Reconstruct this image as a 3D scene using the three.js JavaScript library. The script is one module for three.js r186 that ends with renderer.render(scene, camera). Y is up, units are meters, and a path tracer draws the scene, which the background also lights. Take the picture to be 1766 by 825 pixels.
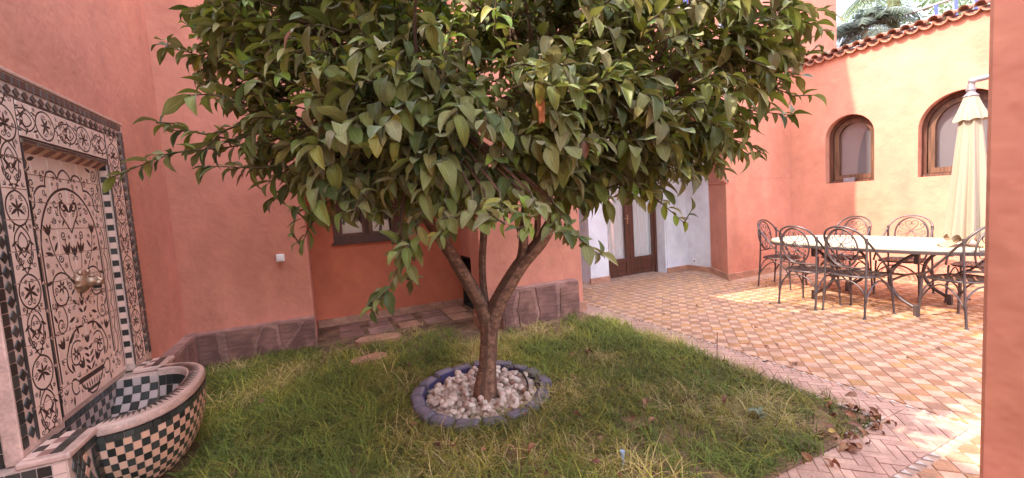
import * as THREE from 'three';
import { mergeGeometries } from 'three/addons/utils/BufferGeometryUtils.js';
import { RoundedBoxGeometry } from 'three/addons/geometries/RoundedBoxGeometry.js';

// ---------- camera, sky, sun, exposure ----------
const scene = new THREE.Scene();
const camera = new THREE.PerspectiveCamera(59.62, 1024 / 478, 0.05, 600);
camera.position.set(0, 1.5, 0);
camera.quaternion.setFromRotationMatrix(new THREE.Matrix4().makeBasis(
  new THREE.Vector3(0.90664, -0.06502, 0.41687), new THREE.Vector3(0.09119, 0.9949, -0.04314), new THREE.Vector3(-0.41193, 0.07713, 0.90794)));
camera.updateMatrixWorld(true);
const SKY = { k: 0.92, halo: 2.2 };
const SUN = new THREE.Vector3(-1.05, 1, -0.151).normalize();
{ // hazy summer sky: pale horizon, blue zenith, haze round the sun brightened to fill the shade
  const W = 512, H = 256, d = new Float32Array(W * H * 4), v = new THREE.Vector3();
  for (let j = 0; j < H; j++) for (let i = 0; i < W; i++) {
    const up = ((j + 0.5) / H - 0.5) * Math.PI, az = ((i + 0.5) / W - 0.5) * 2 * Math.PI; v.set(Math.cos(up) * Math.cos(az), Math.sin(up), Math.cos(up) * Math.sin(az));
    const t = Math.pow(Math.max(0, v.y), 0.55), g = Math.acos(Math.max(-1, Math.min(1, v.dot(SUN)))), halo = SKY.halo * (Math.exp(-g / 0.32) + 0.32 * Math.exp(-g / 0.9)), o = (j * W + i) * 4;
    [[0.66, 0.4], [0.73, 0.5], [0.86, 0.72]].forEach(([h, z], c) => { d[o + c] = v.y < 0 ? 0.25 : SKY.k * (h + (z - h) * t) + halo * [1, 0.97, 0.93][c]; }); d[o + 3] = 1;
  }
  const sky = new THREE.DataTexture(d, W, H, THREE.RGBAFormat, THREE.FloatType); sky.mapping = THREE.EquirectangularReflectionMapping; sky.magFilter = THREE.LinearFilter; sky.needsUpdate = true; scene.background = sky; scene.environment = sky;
}
const sun = new THREE.DirectionalLight(0xfff0dc, 2.0); sun.name = 'sun';
sun.position.copy(SUN).multiplyScalar(40).add(new THREE.Vector3(3, 0, -3)); sun.target.position.set(3, 0, -3);
sun.castShadow = true; sun.shadow.mapSize.set(4096, 4096);
Object.assign(sun.shadow.camera, { left: -14, right: 14, top: 14, bottom: -14, near: 1, far: 80 });
scene.add(sun, sun.target);
const renderer = new THREE.WebGLRenderer({ antialias: true });
renderer.toneMapping = THREE.LinearToneMapping; renderer.toneMappingExposure = 5.1;
renderer.shadowMap.enabled = true;

// ---------- helpers ----------
let seed = 12345;
const rnd = () => { seed |= 0; seed = (seed + 0x6d2b79f5) | 0; let t = Math.imul(seed ^ (seed >>> 15), 1 | seed); t = (t + Math.imul(t ^ (t >>> 7), 61 | t)) ^ t; return ((t ^ (t >>> 14)) >>> 0) / 4294967296; };
const rr = (a, b) => a + (b - a) * rnd();
const V = (x, y, z) => new THREE.Vector3(x, y, z);
const PI = Math.PI;
const taken = {};
const numbered = (n) => { const k = (taken[n] = (taken[n] ?? -1) + 1); return k ? n + '_' + String(k).padStart(3, '0') : n; };
function flat(g) { const o = g.index ? g.toNonIndexed() : g; for (const k of Object.keys(o.attributes)) if (!['position', 'normal', 'uv'].includes(k)) o.deleteAttribute(k); if (!o.attributes.normal) o.computeVertexNormals(); if (!o.attributes.uv) o.setAttribute('uv', new THREE.BufferAttribute(new Float32Array(o.attributes.position.count * 2), 2)); o.morphAttributes = {}; return o; }
function boxUV(g) {
  const p = g.attributes.position, n = g.attributes.normal, uv = new Float32Array(p.count * 2);
  for (let i = 0; i < p.count; i++) {
    const ax = Math.abs(n.getX(i)), ay = Math.abs(n.getY(i)), az = Math.abs(n.getZ(i));
    const [u, v] = ay > ax && ay > az ? [p.getX(i), p.getZ(i)] : ax > az ? [p.getZ(i), p.getY(i)] : [p.getX(i), p.getY(i)];
    uv[i * 2] = u; uv[i * 2 + 1] = v;
  }
  g.setAttribute('uv', new THREE.BufferAttribute(uv, 2)); return g;
}
const merge = (gs) => mergeGeometries([].concat(gs).map(flat));
function mesh(name, gs, material, parent, uvBox = true) {
  let g = Array.isArray(gs) ? merge(gs) : flat(gs);
  if (uvBox) boxUV(g);
  const m = new THREE.Mesh(g, material); m.castShadow = m.receiveShadow = true;
  m.name = parent === scene ? numbered(name) : name; parent.add(m); return m;
}
function shared(name, g, material, parent) { const m = new THREE.Mesh(g, material); m.castShadow = m.receiveShadow = true; m.name = parent === scene ? numbered(name) : name; parent.add(m); return m; }
function tag(o, label, category, group) { o.userData.label = label; o.userData.category = category; if (group) o.userData.group = group; return o; }
function thing(name, label, category, x = 0, y = 0, z = 0, turn = 0, group) { const o = new THREE.Group(); o.name = numbered(name); o.position.set(x, y, z); o.rotation.y = turn; scene.add(o); return tag(o, label, category, group); }
const box = (x0, x1, y0, y1, z0, z1) => new THREE.BoxGeometry(Math.abs(x1 - x0), Math.abs(y1 - y0), Math.abs(z1 - z0)).translate((x0 + x1) / 2, (y0 + y1) / 2, (z0 + z1) / 2);
const rbox = (x0, x1, y0, y1, z0, z1, r = 0.01, s = 2) => new RoundedBoxGeometry(Math.abs(x1 - x0), Math.abs(y1 - y0), Math.abs(z1 - z0), s, r).translate((x0 + x1) / 2, (y0 + y1) / 2, (z0 + z1) / 2);
const tube = (pts, r, n = 16, k = 6, closed = false) => new THREE.TubeGeometry(new THREE.CatmullRomCurve3(pts.map((p) => (p.isVector3 ? p : V(...p))), closed), n, r, k, closed);
function taper(pts, radii, n = 24, k = 9, wob = 0) {   // a tube whose radius changes along it
  const c = new THREE.CatmullRomCurve3(pts.map((p) => (p.isVector3 ? p : V(...p)))), g = new THREE.TubeGeometry(c, n, 1, k, false), p = g.attributes.position;
  for (let i = 0; i <= n; i++) {
    const t = i / n, f = t * (radii.length - 1), a = Math.floor(Math.min(f, radii.length - 1.001)), r = radii[a] + (radii[a + 1] - radii[a]) * (f - a), q = c.getPointAt(t);
    for (let j = 0; j <= k; j++) { const m = i * (k + 1) + j, w = 1 + wob * Math.sin(j * 2.1 * (2 * PI / k) * 1 + i * 0.7) * 0.5 + wob * Math.sin((j % k) * 5.3 + i * 1.9) * 0.5; p.setXYZ(m, q.x + (p.getX(m) - q.x) * r * w, q.y + (p.getY(m) - q.y) * r * w, q.z + (p.getZ(m) - q.z) * r * w); }
  }
  g.computeVertexNormals(); return g;
}
function prism(pts, y0, y1, cham = 0.02) {              // plan polygon [x, z] with softened corners, extruded upwards
  const q = [], n = pts.length;
  for (let i = 0; i < n; i++) { const a = pts[(i + n - 1) % n], b = pts[i], c = pts[(i + 1) % n]; for (const [e, s] of [[a, 0], [c, 1]]) { const L = Math.hypot(e[0] - b[0], e[1] - b[1]), k = Math.min(cham, L * 0.4) / L; q.push([b[0] + (e[0] - b[0]) * k, b[1] + (e[1] - b[1]) * k]); } }
  const s = new THREE.Shape(q.map(([x, z]) => new THREE.Vector2(x, -z)));
  return new THREE.ExtrudeGeometry(s, { depth: y1 - y0, bevelEnabled: false }).rotateX(-PI / 2).translate(0, y0, 0);
}
function sheet(rows, closeU = false) {                   // grid of points -> surface
  const pos = [], idx = [], uv = [], R = rows.length, C = rows[0].length;
  rows.forEach((r, i) => r.forEach((p, j) => { pos.push(p.x, p.y, p.z); uv.push(j / (C - 1), i / (R - 1)); }));
  for (let i = 0; i < R - 1; i++) for (let j = 0; j < C - 1; j++) { const a = i * C + j, b = a + 1, c = a + C, d = c + 1; idx.push(a, b, c, b, d, c); }
  const g = new THREE.BufferGeometry(); g.setAttribute('position', new THREE.Float32BufferAttribute(pos, 3)); g.setAttribute('uv', new THREE.Float32BufferAttribute(uv, 2)); g.setIndex(idx); g.computeVertexNormals(); return g;
}
// raised tile on an arbitrary quad: corners a b c d (counter-clockwise seen from outside), outward normal n
function quadTile(a, b, c, d, n, h = 0.003, inset = 0.06, bev = 0.07) {
  const m = a.clone().add(b).add(c).add(d).multiplyScalar(0.25), base = [a, b, c, d].map((p) => p.clone().lerp(m, inset)), top = [a, b, c, d].map((p) => p.clone().lerp(m, inset + bev).addScaledVector(n, h));
  const pos = [], uv = [], tri = (p, q, r) => { for (const v of [p, q, r]) { pos.push(v.x, v.y, v.z); uv.push(0, 0); } };
  tri(top[0], top[1], top[2]); tri(top[0], top[2], top[3]);
  for (let i = 0; i < 4; i++) { const j = (i + 1) % 4; tri(base[i], base[j], top[j]); tri(base[i], top[j], top[i]); }
  const g = new THREE.BufferGeometry(); g.setAttribute('position', new THREE.Float32BufferAttribute(pos, 3)); g.setAttribute('uv', new THREE.Float32BufferAttribute(uv, 2)); g.computeVertexNormals(); return g;
}
// ---------- textures ----------
function noiseGrid(n) { const a = new Float32Array(n * n); for (let i = 0; i < n * n; i++) a[i] = rnd(); return a; }
const NG = noiseGrid(256);
const vn = (x, y, per) => { const xi = Math.floor(x), yi = Math.floor(y), fx = x - xi, fy = y - yi, s = fx * fx * (3 - 2 * fx), t = fy * fy * (3 - 2 * fy), g = (i, j) => NG[(((j % per) + per) % per) * 256 + (((i % per) + per) % per)]; return (g(xi, yi) * (1 - s) + g(xi + 1, yi) * s) * (1 - t) + (g(xi, yi + 1) * (1 - s) + g(xi + 1, yi + 1) * s) * t; };
const fbm = (u, v, base, oct, px = 1) => { let s = 0, a = 0.5, f = base; for (let i = 0; i < oct; i++) { s += a * vn(u * f + i * 17, v * f * px + i * 31, Math.min(256, Math.round(f))); f *= 2; a *= 0.5; } return s / (1 - Math.pow(0.5, oct)); };
function tex(n, fn, srgb, rep = 1) {
  const d = new Uint8Array(n * n * 4);
  for (let y = 0; y < n; y++) for (let x = 0; x < n; x++) { const c = fn((x + 0.5) / n, (y + 0.5) / n), o = (y * n + x) * 4; const q = Array.isArray(c) ? c : [c, c, c]; for (let k = 0; k < 3; k++) d[o + k] = Math.max(0, Math.min(255, q[k] * 255)); d[o + 3] = 255; }
  const t = new THREE.DataTexture(d, n, n); t.wrapS = t.wrapT = THREE.RepeatWrapping; t.magFilter = THREE.LinearFilter; t.minFilter = THREE.LinearMipmapLinearFilter; t.generateMipmaps = true; t.repeat.set(rep, rep);
  if (srgb) t.colorSpace = THREE.SRGBColorSpace; t.needsUpdate = true; return t;
}
const S = (o) => new THREE.MeshStandardMaterial(o);
const P = (o) => new THREE.MeshPhysicalMaterial(o);
const lin = (r, g, b) => new THREE.Color().setRGB(r, g, b);
const plasterTone = tex(512, (u, v) => { const a = fbm(u, v, 4, 5), b = fbm(u + 0.3, v, 32, 3), c = fbm(u, v, 16, 2, 0.25); const d = fbm(u * 1 + .6, v, 3, 3), e = Math.max(0, fbm(u + .1, v + .7, 12, 3) - 0.62); const k = 0.81 + 0.15 * a + 0.07 * (b - 0.5) + 0.08 * (c - 0.5) + 0.05 * (d - 0.5) - 0.12 * e; return [k, k * (0.985 + 0.03 * b), k * (0.97 + 0.06 * a)]; }, true, 0.31);
const plasterBump = tex(512, (u, v) => 0.5 * fbm(u, v, 8, 4) + 0.35 * fbm(u + 0.5, v, 64, 2) + 0.15 * fbm(u, v, 24, 2, 0.3), false, 0.42);
const stoneTone = tex(256, (u, v) => { const a = fbm(u, v, 5, 5), b = fbm(u, v, 8, 4, 5), c = fbm(u + .5, v + .2, 6, 4); const k = 0.55 + 0.35 * a + 0.22 * (b - 0.5) + 0.5 * Math.max(0, c - 0.55); return [k * 1.02, k, k]; }, true, 1.3);
const stoneBump = tex(256, (u, v) => 0.6 * fbm(u, v, 6, 5) + 0.4 * fbm(u, v, 8, 4, 5), false, 1.3);
const woodTone = tex(256, (u, v) => { const w = fbm(u, v, 32, 3, 0.06), k = 0.6 + 0.5 * w; return [k, k * 0.96, k * 0.92]; }, true, 1.6);
const barkTone = tex(256, (u, v) => { const w = fbm(u, v, 16, 4, 0.4), l = fbm(u + .4, v, 24, 2), k = 0.5 + 0.55 * w; return l > 0.72 ? [1, .98, .95] : [k, k * 0.95, k * 0.9]; }, true, 1);
barkTone.repeat.set(2, 5);
const barkBump = tex(256, (u, v) => fbm(u, v, 16, 4, 0.4), false, 1); barkBump.repeat.set(2, 5);
const clayTone = tex(256, (u, v) => { const a = fbm(u, v, 5, 5), b = fbm(u, v, 48, 2), k = 0.72 + 0.3 * a + 0.14 * (b - 0.5); return [k, k * 0.99, k * 0.97]; }, true, 2.2);
const clayBump = tex(256, (u, v) => 0.5 * fbm(u, v, 10, 4) + 0.5 * fbm(u, v, 60, 2), false, 3);
const glazeTone = tex(128, (u, v) => { const k = 0.75 + 0.3 * fbm(u, v, 6, 4); return [k, k, k]; }, true, 6);
const soilTone = tex(256, (u, v) => { const a = fbm(u, v, 6, 5), b = fbm(u, v, 64, 2), k = 0.45 + 0.6 * a + 0.3 * (b - 0.5); return [k, k * 0.97, k * 0.93]; }, true, 1.2);
const soilBump = tex(256, (u, v) => 0.5 * fbm(u, v, 8, 4) + 0.5 * fbm(u, v, 70, 2), false, 2);
const clothBump = tex(256, (u, v) => 0.5 + 0.25 * Math.sin(u * 2 * PI * 64) + 0.25 * Math.sin(v * 2 * PI * 64), false, 6);
const leafTone = tex(128, (u, v) => { const m = Math.abs(u - 0.5) * 2, vein = Math.abs(((v * 9 + m * 2.4) % 1) - 0.5) < 0.06 ? 0.08 : 0, k = 0.72 + 0.2 * fbm(u, v, 4, 4) + (m < 0.05 ? 0.28 : 0) + vein; return [k, k, k * 0.97]; }, true);
const leafBump = tex(128, (u, v) => { const m = Math.abs(u - 0.5) * 2; return 0.6 + 0.2 * Math.cos(((v * 9 + m * 2.4) % 1) * 2 * PI) + (m < 0.06 ? -0.3 : 0); }, false);

// ---------- materials ----------
const M = {
  plaster: S({ color: lin(0.71, 0.285, 0.187), map: plasterTone, bumpMap: plasterBump, bumpScale: 0.01, roughness: 0.92 }),
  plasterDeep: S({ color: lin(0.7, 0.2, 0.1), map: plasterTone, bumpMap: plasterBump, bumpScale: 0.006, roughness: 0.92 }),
  white: S({ color: lin(0.84, 0.84, 0.87), map: plasterTone, bumpMap: plasterBump, bumpScale: 0.002, roughness: 0.85 }),
  stone: S({ color: lin(0.45, 0.235, 0.18), map: stoneTone, bumpMap: stoneBump, bumpScale: 0.008, roughness: 0.85 }),
  stone2: S({ color: lin(0.37, 0.19, 0.15), map: stoneTone, bumpMap: stoneBump, bumpScale: 0.008, roughness: 0.85 }),
  mortar: S({ color: lin(0.6, 0.34, 0.27), map: stoneTone, bumpMap: stoneBump, bumpScale: 0.01, roughness: 0.95 }),
  skirting: S({ color: lin(0.58, 0.3, 0.2), map: clayTone, bumpMap: clayBump, bumpScale: 0.002, roughness: 0.7 }),
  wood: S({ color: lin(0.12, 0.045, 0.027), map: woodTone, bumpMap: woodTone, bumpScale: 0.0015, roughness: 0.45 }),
  sashWood: S({ color: lin(0.17, 0.078, 0.045), map: woodTone, bumpMap: woodTone, bumpScale: 0.0015, roughness: 0.5 }),  // lighter brown wood for the inner window frames
  pane: P({ color: 0xffffff, transmission: 1, thickness: 0, roughness: 0.02, ior: 1.75 }),
  curtain: S({ color: lin(0.62, 0.6, 0.58), roughness: 0.95, bumpMap: clothBump, bumpScale: 0.001 }),
  dark: S({ color: lin(0.02, 0.016, 0.014), roughness: 0.95 }),
  iron: S({ color: lin(0.12, 0.095, 0.095), metalness: 0.75, roughness: 0.42, bumpMap: clayBump, bumpScale: 0.0006 }),
  slab: S({ color: lin(0.62, 0.53, 0.42), map: clayTone, bumpMap: clayBump, bumpScale: 0.0006, roughness: 0.55 }),
  canvas: P({ color: lin(0.4, 0.315, 0.225), roughness: 0.9, transmission: 0.25, thickness: 0, bumpMap: clothBump, bumpScale: 0.0006 }),
  greyMetal: S({ color: lin(0.26, 0.23, 0.25), metalness: 0.4, roughness: 0.45 }),
  brass: S({ color: lin(0.5, 0.33, 0.22), metalness: 0.8, roughness: 0.42, map: glazeTone, bumpMap: clayBump, bumpScale: 0.001 }),
  plastic: S({ color: lin(0.75, 0.74, 0.72), roughness: 0.4 }),
  grout: S({ color: lin(0.55, 0.35, 0.27), map: clayTone, bumpMap: clayBump, bumpScale: 0.002, roughness: 0.95 }),
  groutPink: S({ color: lin(0.74, 0.54, 0.46), map: clayTone, bumpMap: clayBump, bumpScale: 0.001, roughness: 0.7 }),
  pinkTile: S({ color: lin(0.74, 0.5, 0.42), map: clayTone, roughness: 0.35, bumpMap: clayBump, bumpScale: 0.0006 }),
  terracottaTile: S({ color: lin(0.66, 0.37, 0.25), map: clayTone, roughness: 0.35, bumpMap: clayBump, bumpScale: 0.0008 }),
  greenTile: P({ color: lin(0.036, 0.038, 0.032), map: glazeTone, roughness: 0.32, clearcoat: 0.2, clearcoatRoughness: 0.25, bumpMap: clayBump, bumpScale: 0.0008 }),
  soil: S({ color: lin(0.38, 0.22, 0.14), map: soilTone, bumpMap: soilBump, bumpScale: 0.02, roughness: 1 }),
  bark: S({ color: lin(0.32, 0.19, 0.13), map: barkTone, bumpMap: barkBump, bumpScale: 0.008, roughness: 0.9 }),
  twig: S({ color: lin(0.09, 0.07, 0.035), roughness: 0.8 }),
  kerb: S({ color: lin(0.3, 0.27, 0.33), map: stoneTone, bumpMap: stoneBump, bumpScale: 0.006, roughness: 0.9 }),
  kerbBlue: S({ color: lin(0.09, 0.085, 0.24), map: stoneTone, bumpMap: stoneBump, bumpScale: 0.004, roughness: 0.7 }),
  roofTile: S({ color: lin(0.5, 0.2, 0.12), map: clayTone, bumpMap: clayBump, bumpScale: 0.003, roughness: 0.8 }),
  blue: S({ color: lin(0.05, 0.07, 0.42), roughness: 0.4 }),
  rubber: S({ color: lin(0.015, 0.015, 0.016), roughness: 0.5 }),
};

// ---------- ground ----------
{
  const g = mesh('ground', box(-300, 300, -0.5, -0.06, -300, 300), M.soil, scene); g.userData.kind = 'structure';
}
const lawnH = (x, z) => 0.015 + 0.03 * (vn(x * 1.7 + 40, z * 1.7 + 40, 256) - 0.5) + 0.012 * (vn(x * 9 + 80, z * 9 + 80, 256) - 0.5) - (Math.hypot(x - 1.05, z + 3.1) < 0.5 ? 0.03 : 0);
{
  const g = new THREE.PlaneGeometry(4.62, 5.0, 90, 96).rotateX(-PI / 2).translate(0.82, 0, -3.85), p = g.attributes.position;
  for (let i = 0; i < p.count; i++) p.setY(i, lawnH(p.getX(i), p.getZ(i)) - 0.012);
  g.computeVertexNormals();
  const s = mesh('lawn_soil', g, M.soil, scene); s.userData.kind = 'structure';
}

// ---------- terrace paving ----------
{
  const base = mesh('terrace', [box(3.12, 13, -0.06, -0.004, -7, 1.5), box(-1.4, 3.12, -0.06, -0.004, -1.375, 1.5)], M.grout, scene); base.userData.kind = 'structure';
  const tones = [[0.68, 0.4, 0.27], [0.72, 0.44, 0.3], [0.64, 0.39, 0.28]].map((c) => S({ color: lin(...c), map: clayTone, bumpMap: clayBump, bumpScale: 0.0015, roughness: 0.62 }));
  const darks = [[0.53, 0.27, 0.12], [0.5, 0.24, 0.125], [0.45, 0.23, 0.14], [0.57, 0.29, 0.12], [0.47, 0.26, 0.16]].map((c) => S({ color: lin(...c), map: clayTone, bumpMap: clayBump, bumpScale: 0.0015, roughness: 0.62 }));
  const clip = (poly, x0, x1, z0, z1) => {
    for (const [ax, s, k] of [[0, 1, x0], [0, -1, -x1], [1, 1, z0], [1, -1, -z1]]) {
      const out = [];
      poly.forEach((p, i) => { const q = poly[(i + 1) % poly.length], a = s * p[ax] - k, b = s * q[ax] - k; if (a >= 0) out.push(p); if (a * b < 0) out.push([p[0] + (q[0] - p[0]) * a / (a - b), p[1] + (q[1] - p[1]) * a / (a - b)]); });
      poly = out; if (poly.length < 3) return null;
    }
    return poly;
  };
  const raise = (poly, h) => {                           // tile with a small bevel: gap already left by the caller
    const cx = poly.reduce((s, p) => s + p[0], 0) / poly.length, cz = poly.reduce((s, p) => s + p[1], 0) / poly.length, pos = [], n = poly.length;
    const T = poly.map(([x, z]) => { const L = Math.hypot(x - cx, z - cz) || 1; return V(x + (cx - x) / L * 0.003, h, z + (cz - z) / L * 0.003); }), B = poly.map(([x, z]) => V(x, -0.004, z));
    const push = (a, b, c) => pos.push(a.x, a.y, a.z, b.x, b.y, b.z, c.x, c.y, c.z);
    let area = 0; poly.forEach((p, i) => { const q = poly[(i + 1) % n]; area += p[0] * q[1] - q[0] * p[1]; });
    const f = area > 0;
    for (let i = 1; i < n - 1; i++) f ? push(T[0], T[i + 1], T[i]) : push(T[0], T[i], T[i + 1]);
    for (let i = 0; i < n; i++) { const j = (i + 1) % n; if (f) { push(B[i], T[i], T[j]); push(B[i], T[j], B[j]); } else { push(B[i], T[j], T[i]); push(B[i], B[j], T[j]); } }
    const g = new THREE.BufferGeometry(); g.setAttribute('position', new THREE.Float32BufferAttribute(pos, 3)); g.computeVertexNormals(); return boxUV(flat(g));
  };
  const all = [], R2 = Math.SQRT1_2;
  const lay = (x0, x1, z0, z1, pitch, skew) => {         // diagonal checker of square tiles clipped to a rectangle
    const N = 90;
    for (let i = -N; i <= N; i++) for (let j = -N; j <= N; j++) {
      const cx = 5 + (i + j) * pitch * R2, cz = -3 + (j - i) * pitch * R2;
      if (cx < x0 - 0.1 || cx > x1 + 0.1 || cz < z0 - 0.1 || cz > z1 + 0.1) continue;
      const e = pitch * R2 - 0.0028, w = () => rr(-0.0016, 0.0016);
      const poly = clip([[cx - e + w(), cz + w()], [cx + w(), cz - e + w()], [cx + e + w(), cz + w()], [cx + w(), cz + e + w()]], x0, x1, z0, z1);
      if (!poly) continue;
      const dark = ((i + skew) & 1) === 0 ? false : true, odd = ((i + j) & 1) === 0, set = odd ? tones : darks;
      const r = rnd(), k = odd ? (r < 0.5 ? 0 : r < 0.8 ? 1 : 2) : Math.min(4, Math.floor(rnd() * 5));
      all.push({ g: raise(poly, rr(0.0005, 0.004)), m: set[k], d: Math.hypot(cx, cz, 1.5) });
    }
  };
  lay(3.47, 6.25, -6.02, -1.03, 0.105, 0); lay(6.252, 7.98, -4.62, -1.03, 0.105, 0); lay(2.0, 7.98, -1.026, 0.3, 0.105, 0);
  all.sort((a, b) => a.d - b.d);
  const seen = all.filter((t) => { t.g.computeBoundingSphere(); const q = t.g.boundingSphere.center.clone().project(camera); return Math.abs(q.x) < 0.93 && Math.abs(q.y) < 1.02; });
  const singles = new Set(seen.slice(0, 290));
  const rest = new Map();
  for (const t of all) { if (singles.has(t)) shared('tile', t.g, t.m, base); else { if (!rest.has(t.m)) rest.set(t.m, []); rest.get(t.m).push(t.g); } }
  for (const [m, gs] of rest) { const f = shared('tile_field', mergeGeometries(gs), m, base); f.userData.kind = 'stuff'; }
  // border of small bricks laid in a zigzag along the lawn
  const brickTones = [[0.6, 0.36, 0.28], [0.56, 0.33, 0.26], [0.63, 0.39, 0.3], [0.54, 0.31, 0.24]].map((c) => S({ color: lin(...c), map: clayTone, bumpMap: clayBump, bumpScale: 0.002, roughness: 0.75 }));
  const band = (x0, x1, z0, z1, name) => {
    const w = 0.052, l = 0.156, rest2 = [];
    for (let a = -60; a < 60; a++) for (let b = -24; b < 24; b++) for (let o = 0; o < 2; o++) {
      const bx = a * w + b * l + (o ? l : 0), bz = a * w - b * l + (o ? w - l : 0), lx = o ? w : l, lz = o ? l : w;   // herringbone at 45 degrees
      const rect = [[bx, bz], [bx + lx, bz], [bx + lx, bz + lz], [bx, bz + lz]];
      const g2 = rect.map(([x, z], i) => { const gx = (i === 0 || i === 3) ? 0.0012 : -0.0012, gz = i < 2 ? 0.0012 : -0.0012; x += gx; z += gz; return [3.3 + (x - z) * R2, -1.2 + (x + z) * R2]; });
      if (g2.every((p) => p[0] < x0 || p[0] > x1 || p[1] < z0 || p[1] > z1)) continue;
      const poly = clip(g2, x0, x1, z0, z1); if (!poly) continue;
      const gg = raise(poly, rr(0.0, 0.004)); gg.computeBoundingSphere();
      const q = gg.boundingSphere.center.clone().project(camera), near = gg.boundingSphere.center.distanceTo(camera.position);
      const m = brickTones[Math.floor(rnd() * 4)];
      if (near < 5.5 && Math.abs(q.x) < 1 && Math.abs(q.y) < 1.05 && gg.boundingSphere.radius > 0.03) shared('brick', gg, m, base); else rest2.push(gg);
    }
    if (rest2.length) shared('brick_field', mergeGeometries(rest2), brickTones[0], base).userData.kind = 'stuff';
  };
  band(3.135, 3.43, -4.9, -1.375); band(1.5, 3.43, -1.37, -1.075);
  // pale triangle tiles that edge the border
  const pale = S({ color: lin(0.62, 0.52, 0.47), map: clayTone, roughness: 0.5, bumpMap: clayBump, bumpScale: 0.001 });
  for (let z = -4.3; z < -1.12; z += 0.083) shared('triangle_tile', raise([[3.434, z], [3.468, z + 0.004], [3.436, z + 0.062]], 0.0045), pale, base);
  for (let x = 2.0; x < 3.4; x += 0.075) shared('triangle_tile', raise([[x, -1.072], [x + 0.048, -1.072], [x + 0.024, -1.03]], 0.0045), pale, base);
  for (let k = 0; k < 7; k++) shared('triangle_tile', raise([[2.75 + k * 0.06, -1.378], [2.8 + k * 0.06, -1.378], [2.775 + k * 0.06, -1.41]], 0.0045), pale, base);
  for (let k = 0; k < 6; k++) shared('triangle_tile', raise([[3.128, -1.42 - k * 0.07], [3.094, -1.4 - k * 0.07], [3.128, -1.37 - k * 0.07]], 0.0045), pale, base);
  // plain slabs in front of the porch and along the foot of the walls
  const plain = S({ color: lin(0.6, 0.37, 0.27), map: clayTone, bumpMap: clayBump, bumpScale: 0.002, roughness: 0.75 });
  for (let k = 0; k < 9; k++) { shared('paving_slab', raise([[3.25 + k * 0.335, -6.55], [3.58 + k * 0.335, -6.55], [3.58 + k * 0.335, -6.03], [3.25 + k * 0.335, -6.03]], rr(0.001, 0.004)), plain, base); }
  for (let k = 0; k < 5; k++) shared('paving_slab', raise([[6.26 + k * 0.34, -4.9], [6.595 + k * 0.34, -4.9], [6.595 + k * 0.34, -4.63], [6.26 + k * 0.34, -4.63]], rr(0.001, 0.004)), plain, base);
  for (let k = 0; k < 3; k++) shared('paving_slab', raise([[6.26, -6 + k * 0.36], [6.66, -6 + k * 0.36], [6.66, -5.65 + k * 0.36], [6.26, -5.65 + k * 0.36]], rr(0.001, 0.004)), plain, base);
}

// ---------- the house on the left: fountain wall, front wall, recess with window, pier ----------
function stoneFace(parent, polys, axis, at, m) {         // irregular flagstones set proud of the mortar; axis 'z' faces +z, 'x' faces +x
  polys.forEach((pl, i) => {
    const pts = [];
    pl.forEach((p, k) => { const q = pl[(k + 1) % pl.length], n = Math.max(2, Math.round(Math.hypot(q[0] - p[0], q[1] - p[1]) / 0.05)); for (let t = 0; t < n; t++) pts.push(new THREE.Vector2(p[0] + (q[0] - p[0]) * t / n + rr(-0.006, 0.006), p[1] + (q[1] - p[1]) * t / n + rr(-0.006, 0.006))); });
    const g = new THREE.ExtrudeGeometry(new THREE.Shape(pts), { depth: 0.012, bevelEnabled: true, bevelThickness: 0.005, bevelSize: 0.004, bevelSegments: 1 });
    if (axis === 'x') g.rotateY(PI / 2); g.translate(axis === 'x' ? at : 0, 0, axis === 'x' ? 0 : at);
    mesh('stone', g, i % 2 ? M.stone : M.stone2, parent);
  });
}
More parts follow.
